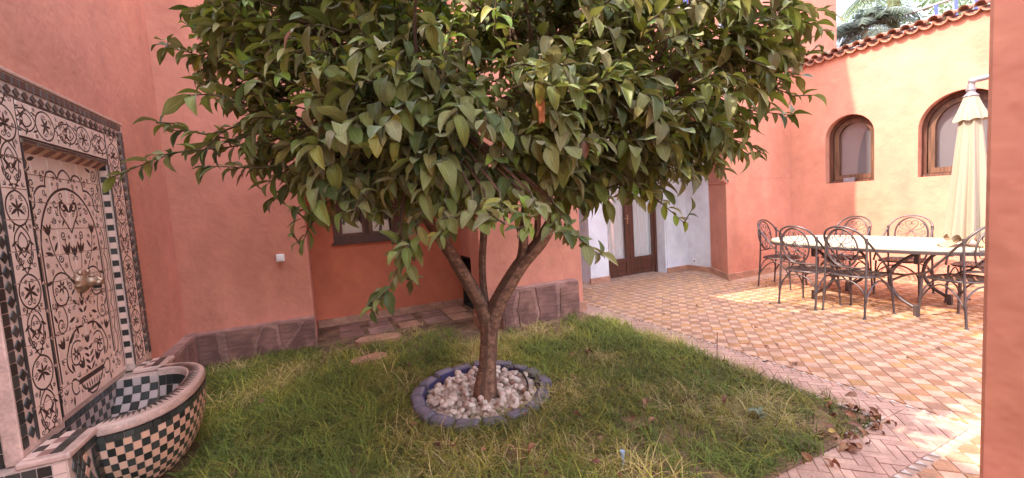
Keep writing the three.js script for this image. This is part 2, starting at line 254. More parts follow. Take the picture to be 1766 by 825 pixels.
{
  const h = thing('house', 'tall terracotta house wing with stone plinths and a dark window recess behind the tree', 'house');
  const wall = (g, m = M.plaster) => mesh('wall', g, m, h);
  wall(prism([[-2, -5.43], [-0.17, -5.43], [-0.17, -6.95], [-2, -6.95]], 0, 4.6));
  wall(prism([[-0.17, -5.45], [1.72, -5.45], [1.72, -6.95], [-0.17, -6.95]], 2.3, 8.65, 0.002));
  wall(prism([[1.72, -4.8], [3.205, -4.8], [3.205, -6.95], [2.35, -6.95], [2.35, -5.15], [1.72, -5.15]], 0, 8.65, 0.012));
  wall(box(1.721, 1.929, 2.31, 8.6, -6.2, -5.16));
  wall(box(1.93, 2.349, 0.8, 8.65, -6.3, -5.152)); wall(box(2.02, 2.35, 0, 8.65, -6.7, -6.3));
  mesh('vent_dark_lining', [box(2.2, 2.345, 0, 0.798, -6.28, -5.153), box(1.95, 2.2, 0, 0.798, -6.298, -6.28), box(1.95, 2.2, 0.76, 0.798, -6.28, -5.153), box(1.95, 2.2, 0.0, 0.03, -6.28, -5.153)], M.dark, h);  // near-black lining: the darkness inside the opening is put into its colour
  { // back wall of the recess with its window hole
    const s = new THREE.Shape([[-0.17, 0], [2.05, 0], [2.05, 2.4], [-0.17, 2.4]].map((p) => new THREE.Vector2(...p)));
    s.holes.push(new THREE.Path([[0.14, 1.15], [0.14, 2.05], [1.06, 2.05], [1.06, 1.15]].map((p) => new THREE.Vector2(...p))));
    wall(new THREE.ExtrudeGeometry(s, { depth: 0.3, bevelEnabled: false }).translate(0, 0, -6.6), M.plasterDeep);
    const w = mesh('window', [box(0.14, 1.06, 1.15, 1.24, -6.36, -6.29), box(0.14, 1.06, 1.96, 2.05, -6.36, -6.29), box(0.14, 0.23, 1.24, 1.96, -6.36, -6.29), box(0.97, 1.06, 1.24, 1.96, -6.36, -6.29), box(0.565, 0.635, 1.24, 1.96, -6.36, -6.3)], M.wood, h);
    mesh('sill', rbox(0.11, 1.09, 1.12, 1.155, -6.4, -6.26, 0.008), M.wood, w);
    for (const [a, b] of [[0.23, 0.565], [0.635, 0.97]]) { mesh('frame', [box(a, b, 1.24, 1.275, -6.345, -6.305), box(a, a + 0.035, 1.275, 1.96, -6.345, -6.305), box(b - 0.035, b, 1.275, 1.96, -6.345, -6.305)], M.sashWood, w); mesh('pane', box(a + 0.036, b - 0.036, 1.276, 1.958, -6.33, -6.325), M.pane, w); }
    mesh('curtain', box(0.1, 1.1, 1.1, 2.1, -6.6, -6.45), S({ color: lin(0.16, 0.13, 0.12), roughness: 0.9 }), w);
  }
  mesh('skirting', [rbox(-0.16, 1.93, 0, 0.11, -6.3, -6.265, 0.008), rbox(1.7, 1.735, 0, 0.13, -5.14, -4.8, 0.01), rbox(1.7, 1.96, 0, 0.13, -4.8, -4.765, 0.01), rbox(3.0, 3.24, 0, 0.14, -4.8, -4.765, 0.01), rbox(3.205, 3.24, 0, 0.14, -5.9, -4.766, 0.01)], M.skirting, h);
  // rough stone plinths
  const p1 = mesh('plinth', prism([[-1.41, -3.96], [-1.31, -3.96], [-1.31, -5.325], [-0.165, -5.325], [-0.165, -5.43], [-1.41, -5.43]], -0.05, 0.372, 0.01), M.mortar, h);
  stoneFace(p1, [
    [[-1.29, -0.02], [-1.1, -0.02], [-1.13, 0.36], [-1.29, 0.355]], [[-1.03, -0.02], [-0.82, -0.02], [-0.8, 0.16], [-0.71, 0.35], [-1.03, 0.355]], [[-0.77, -0.02], [-0.56, -0.02], [-0.575, 0.3], [-0.63, 0.34], [-0.68, 0.34], [-0.75, 0.18]],
    [[-0.52, 0.08], [-0.33, 0.3], [-0.35, 0.345], [-0.53, 0.35]], [[-0.49, -0.02], [-0.18, -0.02], [-0.18, 0.35], [-0.27, 0.35], [-0.3, 0.28], [-0.49, 0.05]]], 'z', -5.33);
  stoneFace(p1, [[[4.0, 0], [4.42, 0], [4.4, 0.345], [4.0, 0.35]], [[4.47, 0], [4.9, 0], [4.93, 0.35], [4.45, 0.35]], [[4.97, 0], [5.3, 0], [5.3, 0.345], [5.0, 0.35]]], 'x', -1.315);
  const p2 = mesh('plinth', prism([[1.93, -4.79], [1.93, -4.66], [3.045, -4.66], [3.045, -4.79]], -0.05, 0.475, 0.01), M.mortar, h);
  stoneFace(p2, [
    [[1.95, -0.03], [2.09, -0.03], [2.06, 0.25], [2.13, 0.44], [1.95, 0.43]], [[2.16, -0.03], [2.36, -0.03], [2.4, 0.1], [2.33, 0.44], [2.18, 0.44], [2.13, 0.22]], [[2.42, -0.03], [2.68, -0.03], [2.7, 0.2], [2.68, 0.45], [2.4, 0.45], [2.44, 0.12]],
    [[2.74, -0.03], [3.035, -0.03], [3.035, 0.46], [2.85, 0.46], [2.76, 0.4], [2.75, 0.15]]], 'z', -4.665);
  { const d = mesh('recess_floor', box(-0.165, 2.3, -0.05, 0.006, -6.29, -5.3), M.soil, h); for (let k = 0; k < 5; k++) for (let j = 0; j < 2; j++) { const x = 0.1 + k * 0.36 + rr(-.03, .03), z = -6.2 + j * 0.4; mesh('paving_stone', rbox(x, x + rr(0.26, 0.33), 0.0, 0.012 + rr(0, 0.006), z, z + rr(0.26, 0.36), 0.005, 1), [M.stone, M.skirting, M.mortar][Math.floor(rnd() * 3)], d); } }
}
{
  const h = thing('garden_wall', 'long pink terracotta wall that carries the tiled wall fountain', 'wall');
  mesh('wall', prism([[-2.1, -1.45], [-1.41, -1.45], [-1.41, -3.85], [-2.1, -3.85]], 0, 4.15, 0.001), M.plaster, h);
  mesh('wall', prism([[-2.1, -3.85], [-1.41, -3.85], [-1.41, -5.44], [-2.1, -5.44]], 0, 6.2, 0.001), M.plaster, h);  // unseen upper step, added to throw shade over the back of the paving
  mesh('wall', prism([[-2.1, 4], [-1.41, 4], [-1.41, -1.45], [-2.1, -1.45]], 0, 5.8, 0.001), M.plaster, h);  // unseen top raised here to keep the sun off the pillar
  const w = thing('wall_switch', 'small white square switch box on the terracotta wall left of the dark recess', 'switch', -0.455, 1.09, -5.43);
  mesh('box', rbox(-0.042, 0.042, -0.042, 0.042, 0, 0.035, 0.008), M.plastic, w); mesh('rocker', rbox(-0.026, 0.026, -0.028, 0.028, 0.033, 0.041, 0.004), M.plastic, w);
  const s = thing('wall_socket', 'small white socket low on the white porch wall', 'socket', 6.68, 0.19, -6.0);
  mesh('plate', rbox(-0.014, 0, -0.04, 0.04, -0.04, 0.04, 0.004), M.plastic, s); mesh('outlet', new THREE.CylinderGeometry(0.02, 0.02, 0.018, 16).rotateZ(PI / 2).translate(-0.008, 0, 0), M.greyMetal, s);
}
// ---------- the house with the arched porch ----------
{
  const h = thing('house', 'tall terracotta house with an arched white porch and a wooden double glass door', 'house');
  const cx = 4.728, sy = 1.7, r0 = 1.523, r1 = 1.97, zf = -4.92, zb = -5.63, TOP = 5.7;
  const s = new THREE.Shape(); s.moveTo(3.2, sy); s.lineTo(cx - r0, sy); for (let i = 0; i <= 40; i++) { const a = PI - PI * i / 40; s.lineTo(cx + Math.cos(a) * r0, sy + Math.sin(a) * r0); }
  s.lineTo(6.9, sy); s.lineTo(6.9, TOP); s.lineTo(3.2, TOP); s.closePath();
  for (const [a, b, c, d] of [[5.3, 5.6, 4.15, 5.3], [6.2, 6.55, 4.15, 5.3]]) s.holes.push(new THREE.Path([[a, c], [a, d], [b, d], [b, c]].map((p) => new THREE.Vector2(...p))));
  mesh('wall', new THREE.ExtrudeGeometry(s, { depth: 0.12, bevelEnabled: false }).translate(0, 0, zf - 0.12), M.plaster, h);
  const rows = [[], []]; for (let i = 0; i <= 40; i++) { const a = PI - PI * i / 40; rows[0].push(V(cx + Math.cos(a) * r0, sy + Math.sin(a) * r0, zf)); rows[1].push(V(cx + Math.cos(a) * r1, sy + Math.sin(a) * r1, zb)); }
  mesh('arch_reveal', sheet(rows), M.plaster, h);
  mesh('wall', prism([[6.25, -4.92], [8.1, -4.92], [8.1, -6.95], [6.7, -6.95], [6.7, zb]], 0, sy, 0.015), M.plaster, h);
  mesh('wall', [box(6.9, 9.455, sy + 0.002, TOP, -6.95, -4.921), box(3.2, 6.9, 3.75, TOP, -6.95, -5.1)], M.plaster, h);
  mesh('impost', [rbox(6.235, 6.3, 1.665, 1.72, -4.95, -4.9, 0.01), prism([[6.235, -4.9], [6.3, -4.9], [6.74, -5.65], [6.68, -5.65]], 1.665, 1.72, 0.01)], M.plaster, h);
  mesh('porch_wall', [box(6.675, 6.699, 0, 3.7, -6.16, -5.635), box(6.12, 6.7, 0, 3.7, -6.7, -6.16), box(4.38, 4.79, 0, 3.7, -6.95, -6.28), box(3.2, 6.69, 2.35, 3.7, -6.6, -6.4), box(3.2, 4.4, 0, 3.7, -7.1, -6.95), box(3.206, 6.9, 3.68, 3.745, -6.9, -5.64)], M.white, h);
  mesh('porch_wall', box(6.09, 6.122, 0, 3.7, -6.42, -6.18), M.white, h);
  mesh('skirting', [rbox(6.655, 6.68, 0, 0.1, -6.14, -5.64, 0.008), rbox(6.1, 6.66, 0, 0.1, -6.17, -6.135, 0.008), rbox(4.36, 4.8, 0, 0.1, -6.3, -6.255, 0.008), prism([[6.215, -4.885], [8.01, -4.885], [8.01, -4.92], [6.3, -4.925], [6.715, -5.655], [6.68, -5.68]], 0, 0.11, 0.008)], M.skirting, h);
  // double door
  const door = (x0, x1, hinge) => {
    const z = -6.42, d = mesh('door', [rbox(x0, x0 + 0.1, 0.02, 2.3, z - 0.045, z, 0.008), rbox(x1 - 0.1, x1, 0.02, 2.3, z - 0.045, z, 0.008), rbox(x0 + 0.1, x1 - 0.1, 2.2, 2.3, z - 0.044, z - 0.001, 0.008), rbox(x0 + 0.1, x1 - 0.1, 0.02, 0.12, z - 0.044, z - 0.001, 0.008), rbox(x0 + 0.1, x1 - 0.1, 0.27, 0.36, z - 0.044, z - 0.001, 0.008)], M.wood, h);
    mesh('panel', rbox(x0 + 0.1, x1 - 0.1, 0.12, 0.27, z - 0.03, z - 0.015, 0.006), M.wood, d);
    mesh('pane', box(x0 + 0.1, x1 - 0.1, 0.36, 2.2, z - 0.026, z - 0.021), M.pane, d);
    const rows2 = []; for (let k = 0; k < 2; k++) { const r = []; for (let i = 0; i <= 40; i++) r.push(V(x0 + 0.05 + (x1 - x0 - 0.1) * i / 40, k ? 0.1 : 2.3, z - 0.1 + 0.018 * Math.sin(i * 1.1) + 0.01 * Math.sin(i * 2.3))); rows2.push(r); }
    mesh('curtain', sheet(rows2), M.curtain, d);
    if (hinge) mesh('handle', [rbox(x1 - 0.06, x1 - 0.03, 1.02, 1.2, z, z + 0.008, 0.003), tube([[x1 - 0.045, 1.13, z + 0.005], [x1 - 0.045, 1.13, z + 0.05], [x1 - 0.15, 1.13, z + 0.052]], 0.009, 12)], M.brass, d);
  };
  door(4.79, 5.43, true); door(5.435, 6.085, false);
  mesh('door_frame', [rbox(6.04, 6.1, 0, 2.36, -6.46, -6.395, 0.006), rbox(4.775, 4.81, 0, 2.36, -6.46, -6.4, 0.006), rbox(4.78, 6.1, 2.31, 2.37, -6.46, -6.395, 0.006)], M.wood, h);
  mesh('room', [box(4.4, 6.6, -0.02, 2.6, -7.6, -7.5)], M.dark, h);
  for (const [a, b] of [[5.3, 5.6], [6.2, 6.55]]) {       // upper windows with blue grilles, added to stand in for blue glimpses through leaves
    const w = mesh('window', [box(a - 0.03, b + 0.03, 4.12, 4.17, -4.99, -4.9), box(a - 0.03, a, 4.17, 5.3, -4.99, -4.9), box(b, b + 0.03, 4.17, 5.3, -4.99, -4.9)], M.white, h);
    const bars = []; for (let x = a + 0.05; x < b; x += 0.065) bars.push(tube([[x, 4.17, -4.97], [x, 5.3, -4.97]], 0.011, 2, 6)); bars.push(box(a, b, 4.3, 4.33, -4.98, -4.965));
    mesh('added_grille', bars, M.blue, w); mesh('curtain', box(a, b, 4.15, 5.3, -5.04, -5.035), M.white, w);
  }
}
// ---------- low wall with arched windows and tiled coping ----------
{
  const h = thing('garden_room', 'sunlit cream coloured wall with two arched windows under a clay tile coping', 'building');
  const X = 8.02, zs = (z) => -z, s = new THREE.Shape([[4.99, 0], [-4, 0], [-4, 3.62], [4.99, 3.62]].map((p) => new THREE.Vector2(...p)));
  const wins = [[-4.36, -3.635, 1.53, 2.655], [-3.13, -2.2, 1.53, 2.69]];
  const archPts = (z0, z1, y0, y1, e = 0, n = 28) => { const c = (z0 + z1) / 2, r = (z1 - z0) / 2 - e, cy = y1 - e - r, o = [[c + r, y0 + e], [c + r, cy]]; for (let i = 1; i < n; i++) { const a = PI * i / n; o.push([c + r * Math.cos(a), cy + r * Math.sin(a)]); } o.push([c - r, cy], [c - r, y0 + e]); return o; };
  for (const w of wins) s.holes.push(new THREE.Path(archPts(...w).map(([z, y]) => new THREE.Vector2(-z, y))));
  mesh('wall', new THREE.ExtrudeGeometry(s, { depth: 0.35, bevelEnabled: true, bevelThickness: 0.012, bevelSize: 0.012, bevelOffset: -0.012, bevelSegments: 2, curveSegments: 4 }).rotateY(PI / 2).translate(X, 0, 0), M.plaster, h);
  mesh('roof', [box(8.1, 14, 3.35, 3.5, -6.9, 4), box(8.37, 8.5, 0, 3.35, -4.9, 4)], M.plaster, h);
  mesh('skirting', rbox(X - 0.02, X + 0.01, 0, 0.1, -4.9, 3.9, 0.008), M.skirting, h);
  wins.forEach(([z0, z1, y0, y1], k) => {
    const ring = (e0, e1, x0, x1) => { const a = new THREE.Shape(archPts(z0, z1, y0, y1, e0).map(([z, y]) => new THREE.Vector2(-z, y))); a.holes.push(new THREE.Path(archPts(z0, z1, y0, y1, e1).map(([z, y]) => new THREE.Vector2(-z, y)))); return new THREE.ExtrudeGeometry(a, { depth: x1 - x0, bevelEnabled: true, bevelSize: 0.006, bevelThickness: 0.006, bevelOffset: -0.006, bevelSegments: 1 }).rotateY(PI / 2).translate(x0, 0, 0); };
    const w = mesh('window', ring(0.002, 0.055, X + 0.13, X + 0.24), M.wood, h);
    mesh('frame', ring(0.057, 0.13, X + 0.16, X + 0.215), M.sashWood, w);
    const g = new THREE.Shape(archPts(z0, z1, y0, y1, 0.125).map(([z, y]) => new THREE.Vector2(-z, y)));
    mesh('pane', new THREE.ExtrudeGeometry(g, { depth: 0.005, bevelEnabled: false }).rotateY(PI / 2).translate(X + 0.185, 0, 0), M.pane, w);
    mesh('blind', new THREE.ExtrudeGeometry(g, { depth: 0.01, bevelEnabled: false }).rotateY(PI / 2).translate(X + 0.26, 0, 0), S({ color: lin(0.15, 0.135, 0.145), roughness: 0.9, bumpMap: clothBump, bumpScale: 0.001 }), w);
    mesh('sill', rbox(X + 0.1, X + 0.27, y0 + 0.002, y0 + 0.04, z0 + 0.003, z1 - 0.003, 0.008), M.wood, w);
    if (!k) { mesh('latch', [rbox(X + 0.085, X + 0.14, y0 - 0.005, y0 + 0.085, -4.13, -3.97, 0.006), rbox(X + 0.07, X + 0.09, y0 + 0.02, y0 + 0.07, -4.1, -4.065, 0.004)], M.greyMetal, w); }
  });
  // barrel tiles: channels with covers over the joints
  const half = (r, up, L) => { const rows = []; for (const [rad, rev] of [[r, 0], [r - 0.013, 1]]) for (const e of rev ? [1, 0] : [0, 1]) { const row = []; for (let i = 0; i <= 12; i++) { const a = PI * i / 12; row.push(V(e * L, (up ? 1 : -1) * rad * Math.sin(a), rad * Math.cos(a))); } rows.push(row); } rows.push(rows[0].map((p) => p.clone())); return sheet(rows); };
  const chan = boxUV(flat(half(0.078, false, 0.42))), cov = boxUV(flat(half(0.062, true, 0.42)));
  const tm = [[0.5, 0.2, 0.12], [0.46, 0.2, 0.13], [0.54, 0.23, 0.14], [0.4, 0.2, 0.14]].map((c) => { const q = M.roofTile.clone(); q.color.setRGB(...c); return q; });
  for (let k = 0; k < 44; k++) for (const up of [0, 1]) {
    const m = shared(up ? 'cover_tile' : 'channel_tile', up ? cov : chan, tm[Math.floor(rnd() * 4)], h);
    m.position.set(X - 0.1 + rr(-0.008, 0.008), up ? 3.685 : 3.67, -4.84 + k * 0.152 + (up ? 0.076 : 0)); m.rotation.set(rr(-.03, .03), rr(-0.03, 0.03), 0.2 + rr(-0.015, 0.015));
  }
  mesh('mortar_bed', box(X - 0.02, X + 0.36, 3.615, 3.65, -4.9, 3.9), M.mortar, h);
}
{ // foreground pillar
  const h = thing('pillar', 'rough terracotta pillar close by in the foreground at the right edge', 'pillar');
  mesh('wall', prism([[1.9, -0.578], [2.6, -0.578], [2.6, 0.1], [1.9, 0.1]], 0, 4.4, 0.012), M.plaster, h);
}

// ---------- tiled wall fountain ----------
{
  const Z0 = -2.56, XF = -1.30, W = 1.56, Y0 = 0.53, Y1 = 2.3;         // panel face: u runs away from the camera along the wall
  const f = thing('wall_fountain', 'tall wall fountain of carved floral tiles with a mosaic half bowl and brass lion spout', 'fountain');
  const L = (u, y, n = 0) => V(XF + n, y, Z0 - u);
  const R0 = 0.335, R1 = 1.25, RT = 1.975, DEP = 0.055;
  const slabs = [box(-1.415, XF - 0.002, Y0 - 0.02, Y1, Z0 - W, Z0 - R1), box(-1.415, XF - 0.002, Y0 - 0.02, Y1, Z0 - R0, Z0), box(-1.415, XF - 0.002, RT, Y1, Z0 - R1, Z0 - R0), box(-1.415, XF - DEP - 0.003, 0.2, RT, Z0 - R1, Z0 - R0)];
  const sur = mesh('surround', slabs, M.groutPink, f);
  // --- carved pattern drawn once for the inner panel and once for the border ---
  const ink = '#3b2c25', ground = '#e6c7b4';
  const pen = (c, sc) => {
    c.strokeStyle = ink; c.fillStyle = ink; c.lineCap = 'round'; c.lineJoin = 'round';
    const o = {
      curve: (w, ...p) => { c.lineWidth = w * sc; c.beginPath(); c.moveTo(p[0] * sc, p[1] * sc); for (let i = 2; i + 3 < p.length; i += 4) c.quadraticCurveTo(p[i] * sc, p[i + 1] * sc, p[i + 2] * sc, p[i + 3] * sc); c.stroke(); },
      leaf: (x, y, a, l, w) => { c.save(); c.translate(x * sc, y * sc); c.rotate(a); c.beginPath(); c.moveTo(0, 0); c.quadraticCurveTo(l * 0.4 * sc, -w * sc, l * sc, 0); c.quadraticCurveTo(l * 0.4 * sc, w * sc, 0, 0); c.fill(); c.restore(); },
      spiral: (x, y, r, a0, turns, w) => { c.lineWidth = w * sc; c.beginPath(); for (let i = 0; i <= 40; i++) { const t = i / 40, q = r * (1 - 0.8 * t), a = a0 + turns * 2 * PI * t; c[i ? 'lineTo' : 'moveTo']((x + q * Math.cos(a)) * sc, (y + q * Math.sin(a)) * sc); } c.stroke(); },
      flower: (x, y, r) => { for (let k = 0; k < 6; k++) o.leaf(x, y, k * PI / 3 + 0.3, r, r * 0.34); c.save(); c.fillStyle = ground; c.beginPath(); c.arc(x * sc, y * sc, r * 0.2 * sc, 0, 7); c.fill(); c.restore(); },
      tulip: (x, y, s, a = 0) => { o.leaf(x, y, -PI / 2 + a - 0.5, s, s * 0.32); o.leaf(x, y, -PI / 2 + a + 0.5, s, s * 0.32); o.leaf(x, y, -PI / 2 + a, s * 0.9, s * 0.3); },
      line: (w, x0, y0, x1, y1) => { c.lineWidth = w * sc; c.beginPath(); c.moveTo(x0 * sc, y0 * sc); c.lineTo(x1 * sc, y1 * sc); c.stroke(); },
    };
    return o;
  };
  const age = (c, w, h) => { for (let i = 0; i < 900; i++) { c.fillStyle = 'rgba(' + (rnd() < 0.5 ? '240,212,198' : '205,160,145') + ',' + rr(0.03, 0.1).toFixed(3) + ')'; c.beginPath(); c.ellipse(rnd() * w, rnd() * h, rr(4, 50), rr(3, 22), rnd() * 3, 0, 7); c.fill(); } };
  const sprigs = (c, canvas, sc, tries, x0, x1, y0, y1, width) => {   // small scrolls and leaves wherever the ground is still bare, mirrored
    const cw = canvas.width, data = c.getImageData(0, 0, cw, canvas.height).data, used = [];
    for (let k = 0; k < tries; k++) {
      const q = rr(0.017, 0.034), x = rr(x0 + q * 0.5, x1 - q * 0.4), y = rr(y0 + q, y1 - q); let bare = !used.some(([a, b, d]) => Math.hypot(a - x, b - y) < (d + q) * 0.95);
      for (let i = 0; bare && i < 24; i++) { const a = i * 2.4, d = q * Math.sqrt(i / 24), px = Math.round((x + d * Math.cos(a)) * sc), py = Math.round((y + d * Math.sin(a)) * sc); if (px < 0 || py < 0 || px >= cw || py >= canvas.height || data[(py * cw + px) * 4] < 110) bare = false; }
      if (!bare) continue; used.push([x, y, q]); const a = rnd() * 6.3, kind = rnd(), tn = rr(0.9, 1.5);
      for (const side of [1, -1]) { c.save(); if (side < 0) { c.translate(cw, 0); c.scale(-1, 1); } const p = pen(c, sc); if (kind < 0.45) { p.spiral(x, y, q * 0.8, a, tn, q * 0.22); p.leaf(x + q * 0.8 * Math.cos(a), y + q * 0.8 * Math.sin(a), a + 1.2, q, q * 0.28); } else if (kind < 0.75) { for (const d of [-0.7, 0, 0.7]) p.leaf(x - q * 0.6 * Math.cos(a), y - q * 0.6 * Math.sin(a), a + d, q * 1.3, q * 0.26); } else { p.flower(x, y, q * 0.85); } c.restore(); }
    }
  };
  const PW = R1 - R0, PH = RT - Y0, SC = 820;
  const cv = document.createElement('canvas'); cv.width = Math.round(PW * SC); cv.height = Math.round(PH * SC);
  {
    const c = cv.getContext('2d'); c.fillStyle = ground; c.fillRect(0, 0, cv.width, cv.height); age(c, cv.width, cv.height);
    for (const side of [1, -1]) {
      c.save(); if (side < 0) { c.translate(cv.width, 0); c.scale(-1, 1); }
      const p = pen(c, SC), m = PW / 2;
      p.line(0.012, 0.02, 0.02, 0.02, PH - 0.03); p.line(0.006, 0.045, 0.02, 0.045, PH - 0.03);
      // lobed outer arch and round inner arch
      p.curve(0.011, m, 0.09, m - 0.05, 0.1, m - 0.075, 0.15, m - 0.1, 0.09, m - 0.17, 0.12, m - 0.2, 0.15, m - 0.2, 0.2, m - 0.27, 0.19, m - 0.31, 0.25, m - 0.3, 0.33, m - 0.37, 0.33, m - 0.36, 0.44);
      for (let k = 0; k < 5; k++) p.curve(0.009, m - 0.36, 0.44 + k * 0.17, m - 0.415, 0.52 + k * 0.17, m - 0.36, 0.61 + k * 0.17);
      p.curve(0.014, m, 0.2, m - 0.17, 0.21, m - 0.26, 0.36, m - 0.31, 0.44, m - 0.315, 0.56); p.line(0.014, m - 0.315, 0.56, m - 0.315, 1.27); p.line(0.006, m - 0.335, 0.56, m - 0.335, 1.27);
      // corner scrolls
      p.spiral(0.1, 0.09, 0.042, 0.4, 1.6, 0.008); p.leaf(0.13, 0.07, -0.3, 0.07, 0.02); p.leaf(0.07, 0.14, 1.7, 0.07, 0.02); p.spiral(0.085, 0.23, 0.03, 2, 1.4, 0.007); p.leaf(0.09, 0.27, 1.2, 0.06, 0.018);
      // top blossom
      p.spiral(m - 0.055, 0.3, 0.035, 0.3, 1.1, 0.012); p.leaf(m - 0.002, 0.34, -2.3, 0.08, 0.03); p.curve(0.011, m, 0.46, m - 0.06, 0.38, m - 0.085, 0.36, m - 0.1, 0.33, m - 0.085, 0.28); p.leaf(m - 0.06, 0.38, 2.2, 0.05, 0.016);
      // stems with tulips, flowers and scrolls
      p.tulip(m - 0.001, 0.6, 0.075); p.tulip(m - 0.07, 0.59, 0.085, -0.15); p.curve(0.007, m - 0.02, 0.72, m - 0.07, 0.68, m - 0.07, 0.59);
      p.curve(0.008, m, 0.8, m - 0.12, 0.72, m - 0.19, 0.6, m - 0.23, 0.52, m - 0.235, 0.46); p.tulip(m - 0.235, 0.47, 0.075, -0.1); p.leaf(m - 0.2, 0.56, -0.9, 0.07, 0.02); p.leaf(m - 0.21, 0.58, 3.4, 0.08, 0.022); p.spiral(m - 0.15, 0.6, 0.026, 0, 1.2, 0.008);
      p.curve(0.01, m, 0.83, m - 0.07, 0.7, m - 0.17, 0.68, m - 0.28, 0.68, m - 0.27, 0.79, m - 0.26, 0.88, m - 0.17, 0.86, m - 0.1, 0.82, m - 0.16, 0.76);
      p.flower(m - 0.185, 0.76, 0.045); p.leaf(m - 0.26, 0.72, 2.9, 0.07, 0.02); p.leaf(m - 0.24, 0.84, 2.2, 0.06, 0.018); p.leaf(m - 0.1, 0.85, 0.6, 0.06, 0.02); p.leaf(m - 0.06, 0.79, 2.5, 0.05, 0.016);
      p.curve(0.009, m - 0.2, 0.87, m - 0.15, 0.95, m - 0.2, 1.0, m - 0.26, 1.04, m - 0.27, 0.97, m - 0.25, 0.92, m - 0.22, 0.95); p.leaf(m - 0.27, 0.95, 4.2, 0.06, 0.018); p.leaf(m - 0.16, 0.97, -0.3, 0.07, 0.02);
      p.leaf(m - 0.003, 0.9, -1.9, 0.06, 0.02); p.leaf(m - 0.003, 0.94, -2.5, 0.055, 0.02); p.leaf(m, 0.86, -1.57, 0.05, 0.018);
      p.curve(0.011, m - 0.03, 1.02, m - 0.15, 1.0, m - 0.22, 1.13, m - 0.27, 1.2, m - 0.2, 1.25); p.tulip(m - 0.245, 1.1, 0.07, -0.4); p.leaf(m - 0.2, 1.09, -0.6, 0.09, 0.026); p.leaf(m - 0.2, 1.2, 1.2, 0.06, 0.02);
      p.curve(0.009, m - 0.08, 1.1, m - 0.16, 1.06, m - 0.19, 1.15, m - 0.2, 1.23, m - 0.13, 1.22, m - 0.08, 1.2, m - 0.12, 1.15); p.flower(m - 0.14, 1.16, 0.042); p.leaf(m - 0.08, 1.06, -1.9, 0.07, 0.02);
      // plume and vase
      for (let k = 0; k < 4; k++) p.leaf(m - 0.002, 1.17 + k * 0.042, PI + 0.45 + 0.08 * k, 0.055 + k * 0.004, 0.018); p.tulip(m, 1.13, 0.06); p.tulip(m - 0.075, 1.26, 0.07, -0.5);
      p.line(0.03, m, 1.325, m - 0.14, 1.325); p.curve(0.011, m - 0.13, 1.33, m - 0.125, 1.38, m - 0.06, 1.395); for (let k = 0; k < 4; k++) p.leaf(m - 0.012 - k * 0.028, 1.395, -PI / 2 - 0.2, 0.05, 0.012);
      p.line(0.02, m, 1.405, m - 0.07, 1.405); p.curve(0.01, m - 0.06, 1.41, m - 0.04, 1.44, m, 1.435);
      p.curve(0.01, m - 0.14, 1.33, m - 0.22, 1.25, m - 0.23, 1.33, m - 0.22, 1.4, m - 0.16, 1.37); p.leaf(m - 0.22, 1.38, 1.7, 0.06, 0.018);
      c.restore();
    }
    sprigs(c, cv, SC, 900, 0.06, PW / 2 - 0.01, 0.1, PH - 0.03, PW);
  }
  const bv = document.createElement('canvas'); bv.width = 256; bv.height = 1024;   // border repeat: 0.2 m x 0.8 m
  {
    const c = bv.getContext('2d'); c.fillStyle = ground; c.fillRect(0, 0, 256, 1024); age(c, 256, 1024);
    for (const side of [1, -1]) {
      c.save(); if (side < 0) { c.translate(256, 0); c.scale(-1, 1); }
      const p = pen(c, 1280);
      for (let k = 0; k < 2; k++) {
        const y = k * 0.4;
        p.curve(0.009, 0.1, y, 0.02, y + 0.02, 0.02, y + 0.09, 0.03, y + 0.16, 0.1, y + 0.17); p.curve(0.008, 0.1, y + 0.17, 0.04, y + 0.2, 0.04, y + 0.26, 0.05, y + 0.34, 0.1, y + 0.4); p.curve(0.007, 0.1, y + 0.2, 0.17, y + 0.25, 0.1, y + 0.32);
        p.leaf(0.1, y + 0.085, 2.6, 0.06, 0.017); p.leaf(0.1, y + 0.085, 3.7, 0.05, 0.016); p.leaf(0.1, y + 0.085, -PI / 2, 0.05, 0.014); p.leaf(0.1, y + 0.07, PI / 2, 0.06, 0.013);
        p.leaf(0.06, y + 0.24, 2.6, 0.05, 0.014); p.leaf(0.1, y + 0.3, 3.9, 0.075, 0.017); p.leaf(0.1, y + 0.27, 2.4, 0.06, 0.014); p.spiral(0.065, y + 0.335, 0.022, 0, 1.3, 0.007); p.leaf(0.045, y + 0.2, -1.2, 0.05, 0.012); p.leaf(0.035, y + 0.29, 1.4, 0.05, 0.012); p.leaf(0.1, y + 0.37, 2.9, 0.04, 0.012);
      }
      p.line(0.008, 0.005, 0, 0.005, 0.8);
      c.restore();
    }
    sprigs(c, bv, 1280, 500, 0.012, 0.099, 0.01, 0.78, 0.2);
  }
  const mk = (canvas) => { const t = new THREE.CanvasTexture(canvas); t.colorSpace = THREE.SRGBColorSpace; t.wrapS = t.wrapT = THREE.RepeatWrapping; return t; };
  const tp = mk(cv), tb = mk(bv);
  const carvedP = S({ map: tp, roughness: 0.55, bumpMap: tp, bumpScale: 0.002 }), carvedB = S({ map: tb, roughness: 0.55, bumpMap: tb, bumpScale: 0.002 });
